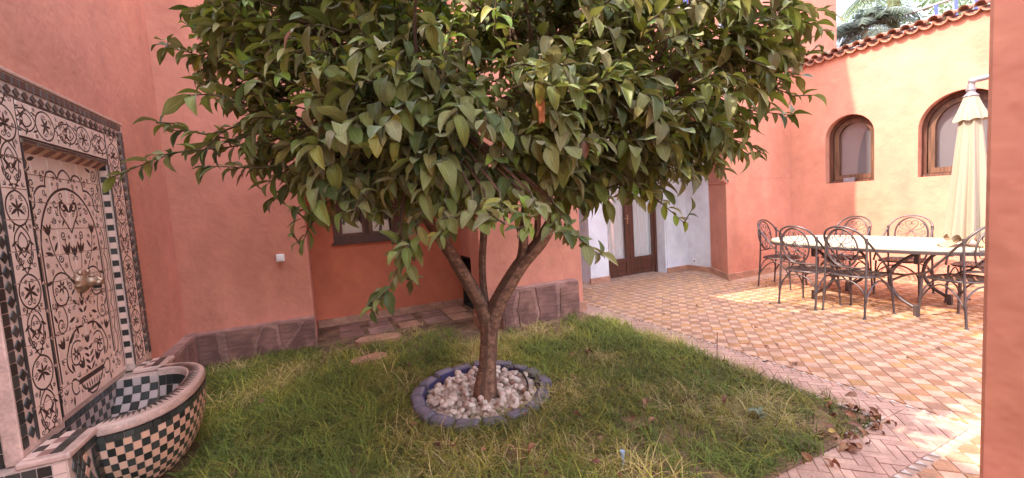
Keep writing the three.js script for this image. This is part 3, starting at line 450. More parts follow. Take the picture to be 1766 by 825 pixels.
  const tile = (u0, u1, y0, y1, n, th, uvf, m, name, parent) => {        // thin bevelled tile on the face
    const g0 = 0.0012, a = L(u0 + g0, y0 + g0, n), pos = [], uv = [], C = [[u0 + g0, y0 + g0], [u1 - g0, y0 + g0], [u1 - g0, y1 - g0], [u0 + g0, y1 - g0]], e = 0.002, T = [[u0 + g0 + e, y0 + g0 + e], [u1 - g0 - e, y0 + g0 + e], [u1 - g0 - e, y1 - g0 - e], [u0 + g0 + e, y1 - g0 - e]];
    const put = (p, k) => { const q = L(p[0], p[1], n + (k ? th : -0.002)); pos.push(q.x, q.y, q.z); uv.push(...uvf(p[0], p[1])); };
    for (const i of [0, 1, 2, 0, 2, 3]) put(T[i], 1);
    for (let i = 0; i < 4; i++) { const j = (i + 1) % 4; put(C[i], 0); put(C[j], 0); put(T[j], 1); put(C[i], 0); put(T[j], 1); put(T[i], 1); }
    const g = new THREE.BufferGeometry(); g.setAttribute('position', new THREE.Float32BufferAttribute(pos, 3)); g.setAttribute('uv', new THREE.Float32BufferAttribute(uv, 2)); g.computeVertexNormals();
    return shared(name, g, m, parent);
  };
  const NX = 6, NY = 10, pan = mesh('back_panel', box(XF - DEP - 0.012, XF - DEP - 0.004, Y0 - 0.02, RT, Z0 - R1, Z0 - R0), M.groutPink, f);
  for (let i = 0; i < NX; i++) for (let j = 0; j < NY; j++) tile(R0 + PW * i / NX, R0 + PW * (i + 1) / NX, Y0 + PH * j / NY, Y0 + PH * (j + 1) / NY, -DEP + rr(-0.0005, 0.0008), 0.004, (u, y) => [(u - R0) / PW, (y - Y0) / PH], carvedP, 'carved_tile', pan);
  const bw = 0.2, B0 = 0.115, B1 = R0 - 0.018, SB = 0.147;
  const bandV = (u0, u1) => { const n = Math.round((RT - Y0) / SB), d = (2.185 - Y0) / 11; for (let k = 0; k < 11; k++) tile(u0, u1, Y0 + 0.02 + k * (d - 0.002), Y0 + 0.02 + (k + 1) * (d - 0.002), 0, 0.004, (u, y) => [(u - u0) / (u1 - u0), (y - Y0) / 0.8], carvedB, 'border_tile', sur); };
  bandV(B0, B1); bandV(W - B1, W - B0);
  { const n = 8, a = B1 + 0.004, b = W - B1 - 0.004; for (let k = 0; k < n; k++) tile(a + (b - a) * k / n, a + (b - a) * (k + 1) / n, RT + 0.022, 2.185, 0, 0.004, (u, y) => [(y - RT - 0.022) / (2.185 - RT - 0.022), (u - a) / 0.8 + 0.11], carvedB, 'border_tile', sur); }
  // diamonds, dark squares and pink edging
  const greens = [0, 1, 2].map((k) => { const m = M.greenTile.clone(); m.color.multiplyScalar([1, 1.5, 0.7][k]); return m; });
  const gm = () => greens[Math.floor(rnd() * 3)];
  const dia = (u, y, r, rv = r) => { const a = L(u - r, y), b = L(u, y - rv), c = L(u + r, y), d = L(u, y + rv); shared('diamond_tile', quadTile(a, b, c, d, V(1, 0, 0), 0.004, 0.04, 0.05), rnd() < 0.85 ? gm() : M.stone2, sur); };
  const sq = (u0, u1, y0, y1, name = 'edge_tile') => shared(name, quadTile(L(u0, y0), L(u1, y0), L(u1, y1), L(u0, y1), V(1, 0, 0), 0.004, 0.07, 0.05), gm(), sur);
  const n1 = 24, dy = (2.185 - 0.56) / n1;
  for (let k = 0; k < n1; k++) for (const u of [0.078, W - 0.078]) dia(u, 0.575 + (k + 0.5) * dy, 0.026, 0.031);
  for (let k = 0; k < 22; k++) dia(0.078 + (W - 0.156) * k / 21, 2.216, 0.03, 0.024);
  for (let k = 0; k < 30; k++) for (const u of [0.004, W - 0.046]) sq(u, u + 0.042, 0.555 + k * 0.0563, 0.555 + (k + 1) * 0.0563);
  for (let k = 0; k < 26; k++) sq(0.03 + k * 0.0577, 0.03 + (k + 1) * 0.0577, 2.248, 2.288);
  for (const u of [0.105, W - 0.111]) for (let k = 0; k < 10; k++) sq(u, u + 0.006, 0.56 + k * 0.162, 0.558 + (k + 1) * 0.162, 'line_tile');
  for (let k = 0; k < 10; k++) sq(0.11 + k * 0.134, 0.108 + (k + 1) * 0.134, 2.187, 2.194, 'line_tile');
  for (const u of [R0 - 0.014, R1 + 0.004]) for (let k = 0; k < 10; k++) sq(u, u + 0.01, 0.56 + k * 0.142, 0.558 + (k + 1) * 0.142, 'line_tile');
  for (let k = 0; k < 7; k++) sq(R0 + k * (PW / 7), R0 + (k + 1) * (PW / 7) - 0.003, RT + 0.004, RT + 0.018, 'line_tile');
  for (let k = 0; k < 34; k++) { const dark = k % 2, y = Y0 + 0.03 + k * 0.0415; shared('jamb_tile', quadTile(V(XF - DEP + 0.006, y, Z0 - R1 + 0.0), V(XF - 0.012, y, Z0 - R1), V(XF - 0.012, y + 0.041, Z0 - R1), V(XF - DEP + 0.006, y + 0.041, Z0 - R1), V(0, 0, 1), 0.003, 0.04, 0.05), dark ? gm() : M.pinkTile, sur); }
  for (let k = 0; k < 17; k++) { const u = R0 + 0.01 + k * PW / 17, w = PW / 17 - 0.012; shared('soffit_tile', quadTile(V(XF - 0.01, RT - 0.001, Z0 - u), V(XF - DEP, RT - 0.035, Z0 - u), V(XF - DEP, RT - 0.035, Z0 - u - w), V(XF - 0.01, RT - 0.001, Z0 - u - w), V(0.3, -1, 0), 0.003, 0.03, 0.05), k % 2 ? M.stone2 : M.terracottaTile, sur); }
  mesh('edging', [rbox(-1.41, XF + 0.006, Y1 - 0.006, Y1 + 0.016, Z0 - W - 0.012, Z0 + 0.012, 0.007), rbox(XF - 0.055, XF + 0.006, 0.5, Y1 - 0.002, Z0 - 0.001, Z0 + 0.014, 0.006)], M.pinkTile, f);
  for (let k = 0; k < 28; k++) shared('side_tile', quadTile(V(-1.405, 0.5 + k * 0.063, Z0 + 0.002), V(-1.36, 0.5 + k * 0.063, Z0 + 0.002), V(-1.36, 0.563 + k * 0.063, Z0 + 0.002), V(-1.405, 0.563 + k * 0.063, Z0 + 0.002), V(0, 0, 1), 0.004, 0.06, 0.05), gm(), sur);
  const softTile = M.pinkTile.clone(); softTile.color.setRGB(0.5, 0.37, 0.34);
  // --- plinth, wings and half bowl ---
  const ZC = -3.25, A = 0.5, XP = -1.13, B = 0.325, YR = 0.53, pe = 2.35;
  const rim = (a, ra, rb) => { const c = Math.cos(a), s = Math.sin(a), k = Math.pow(Math.pow(Math.abs(c), pe) + Math.pow(Math.abs(s), pe), -1 / pe); return V(XP + rb * s * k, 0, ZC + ra * c * k); };   // a: 0 near the camera, PI far
  const prof = (t) => [0.16 + 0.84 * Math.pow(Math.sin(t * PI / 2), 0.75), 0.02 + 0.445 * (1 - Math.cos(t * PI / 2))];       // t 0 foot .. 1 rim
  const skin = (a, t, off = 0) => { const [k, y] = prof(t), p = rim(a, A * k + off, B * k + off); p.y = y; return p; };
  { // base block with the bowl's hollow cut out of it
    const s = new THREE.Shape(); s.moveTo(2.5, 0); s.lineTo(3.97, 0); s.lineTo(3.97, 0.495); s.lineTo(-ZC + 0.41, 0.495); for (let i = 0; i <= 20; i++) { const a = PI * i / 20; s.lineTo(-ZC + 0.41 * Math.cos(a), 0.495 - 0.27 * Math.sin(a)); } s.lineTo(2.5, 0.495); s.closePath();
    mesh('plinth', new THREE.ExtrudeGeometry(s, { depth: 0.275, bevelEnabled: false }).rotateY(PI / 2).translate(-1.408, 0, 0), M.groutPink, f);
  }
  const cop = mesh('coping', rbox(-1.3, XP + 0.012, 0.497, YR, -2.765, -2.488, 0.012), M.pinkTile, f); mesh('coping', rbox(-1.3, XP + 0.012, 0.497, YR, -3.985, -3.735, 0.012), M.pinkTile, f);
  for (const [a, b] of [[-2.52, -2.76], [-3.745, -3.96]]) for (let k = 0; k < 4; k++) { const z0 = a + (b - a) * k / 4, z1 = a + (b - a) * (k + 1) / 4, q = (x0, x1, m, nm) => shared(nm, quadTile(V(x0, YR, z0), V(x1, YR, z0), V(x1, YR, z1), V(x0, YR, z1), V(0, 1, 0), 0.003, 0.05, 0.04), m, cop); q(-1.2, -1.155, gm(), 'coping_tile'); q(-1.285, -1.245, k % 2 ? gm() : M.pinkTile, 'coping_tile'); q(-1.242, -1.203, k % 2 ? M.pinkTile : M.stone2, 'coping_tile'); }
  // bowl shell
  const N = 40, rowsB = []; for (let i = 0; i <= 14; i++) { const r = []; for (let j = 0; j <= N; j++) r.push(skin(PI * j / N, i / 14)); rowsB.push(r); }
  const shell = mesh('bowl', [sheet(rowsB)], M.groutPink, f);
  // rim ring with rounded lip
  const ringRows = [[A, 0.476], [A + 0.006, 0.492], [A + 0.004, 0.52], [A - 0.006, YR], [A - 0.085, YR], [A - 0.094, 0.522], [A - 0.096, 0.48]].map(([ra, y]) => { const r = []; for (let j = 0; j <= N; j++) { const p = rim(PI * j / N, ra, ra - A + B); p.y = y; r.push(p); } return r; });
  mesh('rim', sheet(ringRows), M.pinkTile, f);
  const inner = (a, t) => { const k = 0.3 + 0.7 * Math.pow(Math.sin(t * PI / 2), 0.7), p = rim(a, 0.405 * k, 0.23 * k); p.y = 0.22 + 0.27 * (1 - Math.cos(t * PI / 2)); return p; };
  { const r2 = []; for (let i = 0; i <= 10; i++) { const r = []; for (let j = 0; j <= N; j++) r.push(inner(PI * j / N, i / 10)); r2.push(r); } mesh('basin', [sheet(r2), box(-1.4, XP, 0.2, 0.22, ZC - 0.3, ZC + 0.3)], M.groutPink, f); }
  const quadOn = (fn, a0, a1, t0, t1, m, nm, h, sign = 1, sk = 0) => { const p = [fn(a0, t0), fn(a1, t0), fn(a1 + sk, t1), fn(a0 + sk, t1)], n = p[1].clone().sub(p[0]).cross(p[3].clone().sub(p[0])).normalize(); const o = p[0].clone().sub(V(XP - 0.2, 0.6, ZC)); if (n.dot(o) * sign < 0) n.negate(); p.forEach((q) => q.addScaledVector(n, 0.001)); shared(nm, quadTile(p[0], p[1], p[2], p[3], n, h, 0.035, 0.05), m, shell); };
  const NR = 12, NCt = 32; const terr = [M.terracottaTile, M.terracottaTile.clone()]; terr[1].color.setRGB(0.72, 0.43, 0.31);
  const arc = [0]; for (let i = 1; i <= 60; i++) { const p = skin(0.9, (i - 1) / 60), q = skin(0.9, i / 60); arc.push(arc[i - 1] + p.distanceTo(q)); }
  const tAt = (s) => { const w = arc[5] + (arc[58] - arc[5]) * s; let i = 1; while (i < 60 && arc[i] < w) i++; return (i - 1 + (w - arc[i - 1]) / (arc[i] - arc[i - 1])) / 60; };
  const late = [];
  for (let r = 0; r < NR; r++) for (let k = 0; k < NCt; k++) { const t0 = tAt(r / NR), t1 = tAt((r + 1) / NR), a0 = PI * k / NCt, da = PI / NCt; quadOn(skin, Math.max(0.01, a0), Math.min(PI - 0.01, a0 + da), t0, t1, (r + k) % 2 ? gm() : terr[Math.floor(rnd() * 2)], 'mosaic_tile', 0.003); if (k > 24) late.push(shell.children[shell.children.length - 1]); }
  { const by = new Map(); for (const m of late) { shell.remove(m); if (!by.has(m.material)) by.set(m.material, []); by.get(m.material).push(m.geometry); } for (const [m, gs] of by) shared('mosaic_field', mergeGeometries(gs), m, shell).userData.kind = 'stuff'; }
  { const up = (a, t) => { const p = rim(a, A + 0.001, B + 0.001); p.y = 0.43 + t * 0.04; return p; }; for (let k = 0; k < 30; k++) quadOn(up, PI * k / 30, PI * (k + 1) / 30, 0.1, 1, gm(), 'rim_tile', 0.006); }
  { const tr = (a, t) => { const p = rim(a, A - 0.082 + t * 0.062, B - 0.082 + t * 0.062); p.y = YR + 0.001; return p; }; for (let k = 0; k < 42; k++) { const a0 = PI * k / 42, a1 = PI * (k + 0.9) / 42, q = [tr(a0, 0), tr(a1, 0), tr(a1, 0.12), tr(a0, 1)]; shared('rim_triangle', quadTile(q[3], q[2], q[1], q[0], V(0, 1, 0), 0.002, 0.03, 0.03), rnd() < 0.35 ? M.stone2 : gm(), shell); } }
  for (let r = 0; r < 5; r++) for (let k = 0; k < 18; k++) { const t0 = 0.12 + 0.86 * r / 5, t1 = 0.12 + 0.86 * (r + 1) / 5; const m = r === 4 ? gm() : (r + k) % 2 ? gm() : softTile; quadOn(inner, PI * k / 18, PI * (k + 1) / 18, t0, t1, m, 'basin_tile', 0.002, -1); }
  for (let k = 0; k < 16; k++) for (let j = 0; j < 5; j++) { const P2 = (a, x) => V(x, 0.495 - 0.262 * Math.sin(a), ZC - 0.4 * Math.cos(a)), a0 = PI * k / 16, a1 = PI * (k + 1) / 16, x0 = -1.365 + j * 0.047, x1 = x0 + 0.047; if (k < 0) continue; const q = [P2(a0, x0), P2(a0, x1), P2(a1, x1), P2(a1, x0)], n = V(0, Math.sin((a0 + a1) / 2), Math.cos((a0 + a1) / 2)); q.forEach((v) => v.addScaledVector(n, 0.006)); shared('basin_tile', quadTile(q[0], q[1], q[2], q[3], n, 0.002, 0.04, 0.05), (k + j) % 2 ? gm() : softTile, shell); }
  for (let r = 0; r < 6; r++) for (let k = 0; k < 17; k++) { const u = 0.36 + k * 0.05, y = 0.5 - r * 0.046, x = XF - DEP - 0.0015; shared('basin_tile', quadTile(V(x, y - 0.044, Z0 - u), V(x, y - 0.044, Z0 - u - 0.048), V(x, y, Z0 - u - 0.048), V(x, y, Z0 - u), V(1, 0, 0), 0.002, 0.05, 0.05), r === 0 || (r + k) % 2 ? gm() : softTile, shell); }
  // dark band where the bowl meets the plinth, and mosaic on the plinth faces
  for (let k = 0; k < 11; k++) { const t0 = 0.08 + 0.9 * k / 11, t1 = 0.08 + 0.9 * (k + 1) / 11, e = (t, o) => { const [q, y] = prof(t); return V(XP + 0.004, y, ZC + A * q + 0.01 + o); }; shared('band_tile', quadTile(e(t0, 0), e(t0, 0.055), e(t1, 0.055), e(t1, 0), V(1, 0, 0), 0.005, 0.05, 0.05), gm(), shell); }
  { const limit = (y) => { let t = 0; while (t < 1 && prof(t)[1] < y) t += 0.02; return ZC + A * prof(t)[0] + 0.075; };
    for (let r = 0; r < 12; r++) for (let k = 0; k < 14; k++) { const y = 0.44 - r * 0.037, z = -2.535 - k * 0.045 - (r % 2) * 0.0225; if (z - 0.022 < limit(y) || y < 0.03) continue; const m = k % 1 === 0 ? ((r % 2) ? gm() : gm()) : M.terracottaTile; shared('plinth_tile', quadTile(V(XP + 0.002, y, z + 0.021), V(XP + 0.002, y - 0.034, z), V(XP + 0.002, y, z - 0.021), V(XP + 0.002, y + 0.034, z), V(1, 0, 0), 0.003, 0.08, 0.05), r % 2 ? m : (k % 3 === 2 ? M.terracottaTile : m), shell); }
    for (let k = 0; k < 8; k++) shared('plinth_tile', quadTile(V(XP + 0.002, 0.455, -2.53 - k * 0.033), V(XP + 0.002, 0.455, -2.563 - k * 0.033), V(XP + 0.002, 0.493, -2.563 - k * 0.033), V(XP + 0.002, 0.493, -2.53 - k * 0.033), V(1, 0, 0), 0.003, 0.06, 0.05), gm(), shell);
    for (let r = 0; r < 9; r++) for (let k = 0; k < 5; k++) { const x = -1.385 + k * 0.05, y = 0.44 - r * 0.05; shared('plinth_tile', quadTile(V(x, y, -2.498), V(x + 0.048, y, -2.498), V(x + 0.048, y + 0.048, -2.498), V(x, y + 0.048, -2.498), V(0, 0, 1), 0.003, 0.05, 0.05), k === 4 ? M.pinkTile : gm(), shell); } }
  // brass lion head: a lathe mane with muzzle, brow, ears and open mouth
  {
    const sp = new THREE.Group(); sp.name = 'spout'; f.add(sp); const gs = [], X0 = XF - DEP + 0.004, y = 1.215, z = -3.35;
    const mane = new THREE.SphereGeometry(1, 28, 20), p = mane.attributes.position;
    for (let i = 0; i < p.count; i++) { const q = V(p.getX(i), p.getY(i), p.getZ(i)), a = Math.atan2(q.y, q.z), w = 1 + 0.1 * Math.sin(a * 11) * (1 - Math.abs(q.x)); p.setXYZ(i, X0 + 0.012 + Math.max(-0.2, q.x) * 0.055, y + 0.012 + q.y * 0.088 * w, z + q.z * 0.076 * w); }
    mane.computeVertexNormals(); gs.push(mane);
    const ball = (x, yy, zz, a, b, c) => gs.push(new THREE.SphereGeometry(1, 16, 12).scale(a, b, c).translate(X0 + x, y + yy, z + zz));
    ball(0.07, 0.005, 0, 0.05, 0.05, 0.046); ball(0.115, -0.012, 0.018, 0.026, 0.022, 0.02); ball(0.115, -0.012, -0.018, 0.026, 0.022, 0.02); ball(0.13, 0.004, 0, 0.014, 0.012, 0.015); ball(0.1, -0.062, 0, 0.028, 0.013, 0.022);
    ball(0.085, 0.045, 0.022, 0.02, 0.012, 0.018); ball(0.085, 0.045, -0.022, 0.02, 0.012, 0.018); ball(0.035, 0.075, 0.055, 0.016, 0.02, 0.014); ball(0.035, 0.075, -0.055, 0.016, 0.02, 0.014); gs.push(taper([[X0 + 0.085, y + 0.04, z], [X0 + 0.115, y + 0.02, z], [X0 + 0.135, y + 0.004, z]], [0.014, 0.012, 0.013], 8, 8));
    mesh('lion_head', gs, M.brass, sp); sp.scale.setScalar(0.8); sp.position.set(X0 * 0.2, y * 0.2, z * 0.2); mesh('mouth', new THREE.SphereGeometry(1, 12, 10).scale(0.03, 0.016, 0.02).translate(X0 + 0.098, y - 0.04, z), M.dark, sp);
  }
}

// ---------- dining table ----------
{
  const t = thing('dining_table', 'long oval dining table with cream stone top and curved iron legs', 'table', 6.3, 0, -2.83);
  const oval = (a, b, n = 64) => { const o = []; for (let i = 0; i < n; i++) { const q = 2 * PI * i / n, c = Math.cos(q), s = Math.sin(q), k = Math.pow(Math.pow(Math.abs(c), 2.6) + Math.pow(Math.abs(s), 2.6), -1 / 2.6); o.push(new THREE.Vector2(a * c * k, b * s * k)); } return new THREE.Shape(o); };
  mesh('tabletop', new THREE.ExtrudeGeometry(oval(0.605, 1.235), { depth: 0.018, bevelEnabled: true, bevelSize: 0.004, bevelThickness: 0.004, bevelSegments: 2 }).rotateX(-PI / 2).translate(0, 0.753, 0), M.slab, t);
  const rimS = oval(0.615, 1.245); rimS.holes.push(new THREE.Path(oval(0.57, 1.2).getPoints()));
  mesh('rim', new THREE.ExtrudeGeometry(rimS, { depth: 0.03, bevelEnabled: true, bevelSize: 0.003, bevelThickness: 0.003, bevelSegments: 1 }).rotateX(-PI / 2).translate(0, 0.716, 0), M.iron, t);
  for (const sz of [1, -1]) for (const sx of [1, -1]) {
    const x = sx * 0.39, z = sz * 0.53;
    mesh('leg', [tube([[x, 0.7, z + sz * 0.02], [x, 0.66, z - sz * 0.06], [x, 0.52, z - sz * 0.2], [x, 0.36, z - sz * 0.24], [x, 0.2, z - sz * 0.17], [x, 0.1, z - sz * 0.03], [x, 0.085, z]], 0.019, 30, 8), rbox(x - 0.022, x + 0.022, 0, 0.125, z - 0.022, z + 0.022, 0.004), rbox(x - 0.022, x + 0.022, 0.58, 0.725, z - 0.02, z + 0.024, 0.004)], M.iron, t);
  }
  mesh('stretcher', [tube([[-0.39, 0.36, 0.29], [0, 0.38, 0.28], [0.39, 0.36, 0.29]], 0.013, 8), tube([[-0.39, 0.36, -0.29], [0, 0.38, -0.28], [0.39, 0.36, -0.29]], 0.013, 8), tube([[0, 0.38, -0.28], [0, 0.38, 0.28]], 0.013, 4), box(-0.42, 0.42, 0.69, 0.715, 0.5, 0.54), box(-0.42, 0.42, 0.69, 0.715, -0.54, -0.5)], M.iron, t);
}
// ---------- wrought-iron armchairs ----------
const CH = 'wrought iron armchairs round the table';
function makeChair() {
  const c = new THREE.Group();
  const part = (n, g) => mesh(n, g, M.iron, c), mir = (pts) => pts.map(([x, y, z]) => [-x, y, z]);
  part('back_frame', tube([[-0.225, 0.84, -0.2], [-0.222, 0.895, -0.225], [-0.17, 0.975, -0.27], [-0.085, 1.02, -0.292], [0, 1.03, -0.297], [0.085, 1.02, -0.292], [0.17, 0.975, -0.27], [0.222, 0.895, -0.225], [0.225, 0.84, -0.2]], 0.0115, 40, 7));
  const ringP = [], RY = 0.785, bz = (y) => -0.225 - (y - 0.55) * 0.145; for (let i = 0; i < 20; i++) { const a = 2 * PI * i / 20, y = RY + 0.222 * Math.sin(a); ringP.push([0.172 * Math.cos(a), y, bz(y)]); }
  part('medallion', [tube(ringP, 0.0085, 60, 6, true), tube(ringP.map(([x, y, z]) => [x * 0.94, RY + (y - RY) * 0.94, z + 0.006]), 0.004, 60, 5, true)]);
  const sc = []; const wire = (pts, r = 0.0042) => { for (const q of [pts, pts.map(([x, y]) => [-x, y])]) sc.push(tube(q.map(([x, y]) => [x, y, bz(y)]), r, 34, 5)); };
  wire([[0, 0.83], [0.035, 0.87], [0.062, 0.91], [0.058, 0.95], [0.03, 0.962], [0.008, 0.945], [0.004, 0.92], [0.02, 0.905], [0.03, 0.92]]);
  wire([[0, 0.83], [0.06, 0.84], [0.115, 0.87], [0.125, 0.905], [0.1, 0.92], [0.088, 0.9], [0.098, 0.885]]);
  wire([[0, 0.83], [0.05, 0.79], [0.11, 0.77], [0.14, 0.79], [0.13, 0.825], [0.105, 0.82], [0.11, 0.8]]);
  wire([[0, 0.72], [0.05, 0.76], [0.015, 0.8], [0, 0.83]]); wire([[0, 0.72], [0.05, 0.7], [0.1, 0.7], [0.125, 0.73], [0.105, 0.75], [0.09, 0.735]]);
  wire([[0, 0.72], [0.04, 0.66], [0.085, 0.64], [0.1, 0.67], [0.08, 0.685], [0.07, 0.67]]); wire([[0, 0.72], [0.025, 0.66], [0.03, 0.61], [0.005, 0.59], [0.004, 0.62]]);
  part('scrollwork', sc);
  part('crossbar', [tube([[-0.225, 0.565, -0.215], [0, 0.56, -0.232], [0.225, 0.565, -0.215]], 0.009, 12, 6)]);
  for (const s of [1, -1]) {
    const M2 = (p) => p.map(([x, y, z]) => [x * s, y, z]);
    part('leg', [tube(M2([[0.232, 0, -0.245], [0.228, 0.25, -0.225], [0.225, 0.5, -0.21], [0.225, 0.86, -0.2]]), 0.0115, 14, 7), new THREE.CylinderGeometry(0.016, 0.016, 0.055, 8).translate(0.225 * s, 0.87, -0.205), new THREE.CylinderGeometry(0.017, 0.02, 0.012, 8).translate(0.232 * s, 0.006, -0.245)]);
    part('arm', tube(M2([[0.228, 0.865, -0.2], [0.238, 0.79, -0.13], [0.25, 0.68, -0.04], [0.256, 0.58, 0.05], [0.252, 0.505, 0.14], [0.235, 0.468, 0.215]]), 0.0115, 24, 7));
    part('leg', [tube(M2([[0.215, 0.46, 0.2], [0.222, 0.25, 0.21], [0.232, 0, 0.225]]), 0.011, 10, 7), new THREE.CylinderGeometry(0.017, 0.02, 0.012, 8).translate(0.232 * s, 0.006, 0.225)]);
    part('brace', [tube(M2([[0.23, 0.19, -0.225], [0.228, 0.26, -0.19], [0.224, 0.36, -0.1], [0.222, 0.405, 0], [0.224, 0.36, 0.1], [0.226, 0.26, 0.18], [0.228, 0.19, 0.212]]), 0.0085, 26, 6), new THREE.CylinderGeometry(0.017, 0.013, 0.05, 8).translate(0.23 * s, 0.205, -0.228), new THREE.CylinderGeometry(0.017, 0.013, 0.05, 8).translate(0.228 * s, 0.205, 0.212)]);
  }
  for (const z of [0.207, -0.218]) part('brace', tube([[-0.226, 0.2, z], [-0.2, 0.3, z], [-0.11, 0.385, z], [0, 0.41, z], [0.11, 0.385, z], [0.2, 0.3, z], [0.226, 0.2, z]], 0.0085, 24, 6));
  const so = []; for (let i = 0; i < 28; i++) { const q = 2 * PI * i / 28, cc = Math.cos(q), s = Math.sin(q), k = Math.pow(Math.pow(Math.abs(cc), 3) + Math.pow(Math.abs(s), 3), -1 / 3); so.push([0.228 * cc * k, 0.455, 0.222 * s * k - 0.002]); }
  part('seat_frame', tube(so, 0.011, 60, 7, true));
  for (let i = 0; i < 7; i++) for (const d of [0, 1]) {
    const o = -0.165 + i * 0.055, ext = 0.226 * Math.pow(1 - Math.pow(Math.abs(o) / 0.235, 3), 1 / 3), r = [[], [], [], []];
    for (let k = 0; k <= 14; k++) { const q = -ext + 2 * ext * k / 14, y = 0.457 + 0.0045 * Math.cos(PI * (q + 0.165) / 0.055) * (d ? -1 : 1) * (i % 2 ? 1 : -1); [[-0.011, 0.0016], [0.011, 0.0016], [0.011, -0.0016], [-0.011, -0.0016]].forEach(([w, h], j) => r[j].push(d ? V(q, y + h, o + w) : V(o + w, y + h, q))); }
    part('strap', sheet([...r, r[0].map((p) => p.clone())]));
  }
  return c;
}
const chair0 = makeChair();
[
  [5.62, -3.25, PI / 2 - 0.06, 'front left iron chair seen from behind, beside the rounded near end of the table'],
  [5.65, -2.73, PI / 2 - 0.14, 'iron chair seen from behind in the middle of the near side of the table'],
  [5.99, -1.97, PI - 0.38, 'iron chair turned sideways under the umbrella, half cut off by the foreground pillar'],
  [6.42, -4.1, 0.1, 'iron chair at the far left head of the table, partly behind the front left chair'],
  [6.86, -3.5, -PI / 2 - 0.1, 'iron chair on the far side of the table, in front of the shaded wall'],
  [6.98, -2.86, -PI / 2 + 0.08, 'iron chair on the far side of the table, in front of the sunlit wall'],
  [7.02, -2.15, -PI / 2 + 0.05, 'iron chair on the far side of the table, mostly hidden by the closed umbrella'],
].forEach(([x, z, a, label], i) => { const c = i ? chair0.clone() : chair0; c.name = numbered('iron_chair'); scene.add(c); c.position.set(x, 0, z); c.rotation.y = a; tag(c, label, 'chair', CH); });
// ---------- closed cantilever umbrella ----------
{
  const u = thing('cantilever_umbrella', 'closed beige cantilever umbrella hanging folded above the table', 'umbrella', 6.13, 0, -1.975);
  const pleat = (y, r, amp, n, ph, tw = 0) => { const o = []; for (let i = 0; i <= 96; i++) { const a = 2 * PI * i / 96, k = r * (1 + amp * Math.sin(a * n + ph) + amp * 0.5 * Math.sin(a * (n * 2 - 1) + ph * 2.3)); o.push(V(k * Math.cos(a + tw), y + (y < 0.95 ? 0.05 * Math.sin(a * 8 + 1) : 0), k * Math.sin(a + tw))); } return o; };
  const body = []; for (let i = 0; i <= 16; i++) { const t = i / 16; body.push(pleat(2.16 - t * 1.3, 0.07 + 0.075 * Math.pow(t, 0.8), 0.06 + 0.2 * t, 8, 0.4, 0.12 * t)); }
  mesh('canopy', sheet(body), M.canvas, u);
  const sk = []; for (let i = 0; i <= 8; i++) { const t = i / 8; const row = pleat(2.335 - t * 0.26, 0.045 + 0.075 * t, 0.02 + 0.13 * t, 8, 1.6); if (i === 8) row.forEach((p, j) => { p.y += 0.008 * Math.sin(j * 2 * PI * 8 / 96); }); sk.push(row); }
  mesh('top_flounce', sheet(sk), M.canvas, u);
  const inside = M.canvas.clone(); inside.color.setRGB(0.5, 0.33, 0.17);
  for (const [a, l] of [[-2.4, 0.15], [2.0, 0.13], [0.6, 0.14], [-0.6, 0.13]]) { const r = [[], []]; for (let k = 0; k <= 6; k++) { const t = k / 6 - 0.5; r[0].push(V(Math.cos(a + t * 0.9) * 0.1, 0.86, Math.sin(a + t * 0.9) * 0.1)); r[1].push(V(Math.cos(a + t * 0.7) * (0.1 + l * (1 - t * t * 1.5)), 0.795 + 0.02 * Math.cos(t * 9), Math.sin(a + t * 0.7) * (0.1 + l * (1 - t * t * 1.5)))); } mesh('canopy_flap', sheet(r), inside, u); }
  mesh('hub', [new THREE.CylinderGeometry(0.028, 0.034, 0.1, 16).translate(0, 2.38, 0), new THREE.CylinderGeometry(0.04, 0.04, 0.02, 16).translate(0, 2.385, 0), new THREE.CylinderGeometry(0.03, 0.062, 0.035, 20).translate(0, 2.335, 0), new THREE.CylinderGeometry(0.014, 0.014, 1.5, 10).translate(0, 1.6, 0)], M.greyMetal, u);
  mesh('arm', [tube([[0, 2.42, 0], [0.0, 2.47, 0.01], [0.02, 2.475, 0.06], [0.16, 2.53, 0.6], [0.3, 2.55, 1.5]], 0.028, 30, 10), new THREE.SphereGeometry(0.034, 14, 10).translate(0, 2.465, 0.01)], M.greyMetal, u);
  mesh('mast', new THREE.CylinderGeometry(0.04, 0.04, 2.7, 16).translate(0.3, 1.35, 1.5), M.greyMetal, u); mesh('base', rbox(-0.1, 0.7, 0, 0.07, 1.1, 1.9, 0.01), M.greyMetal, u);
}
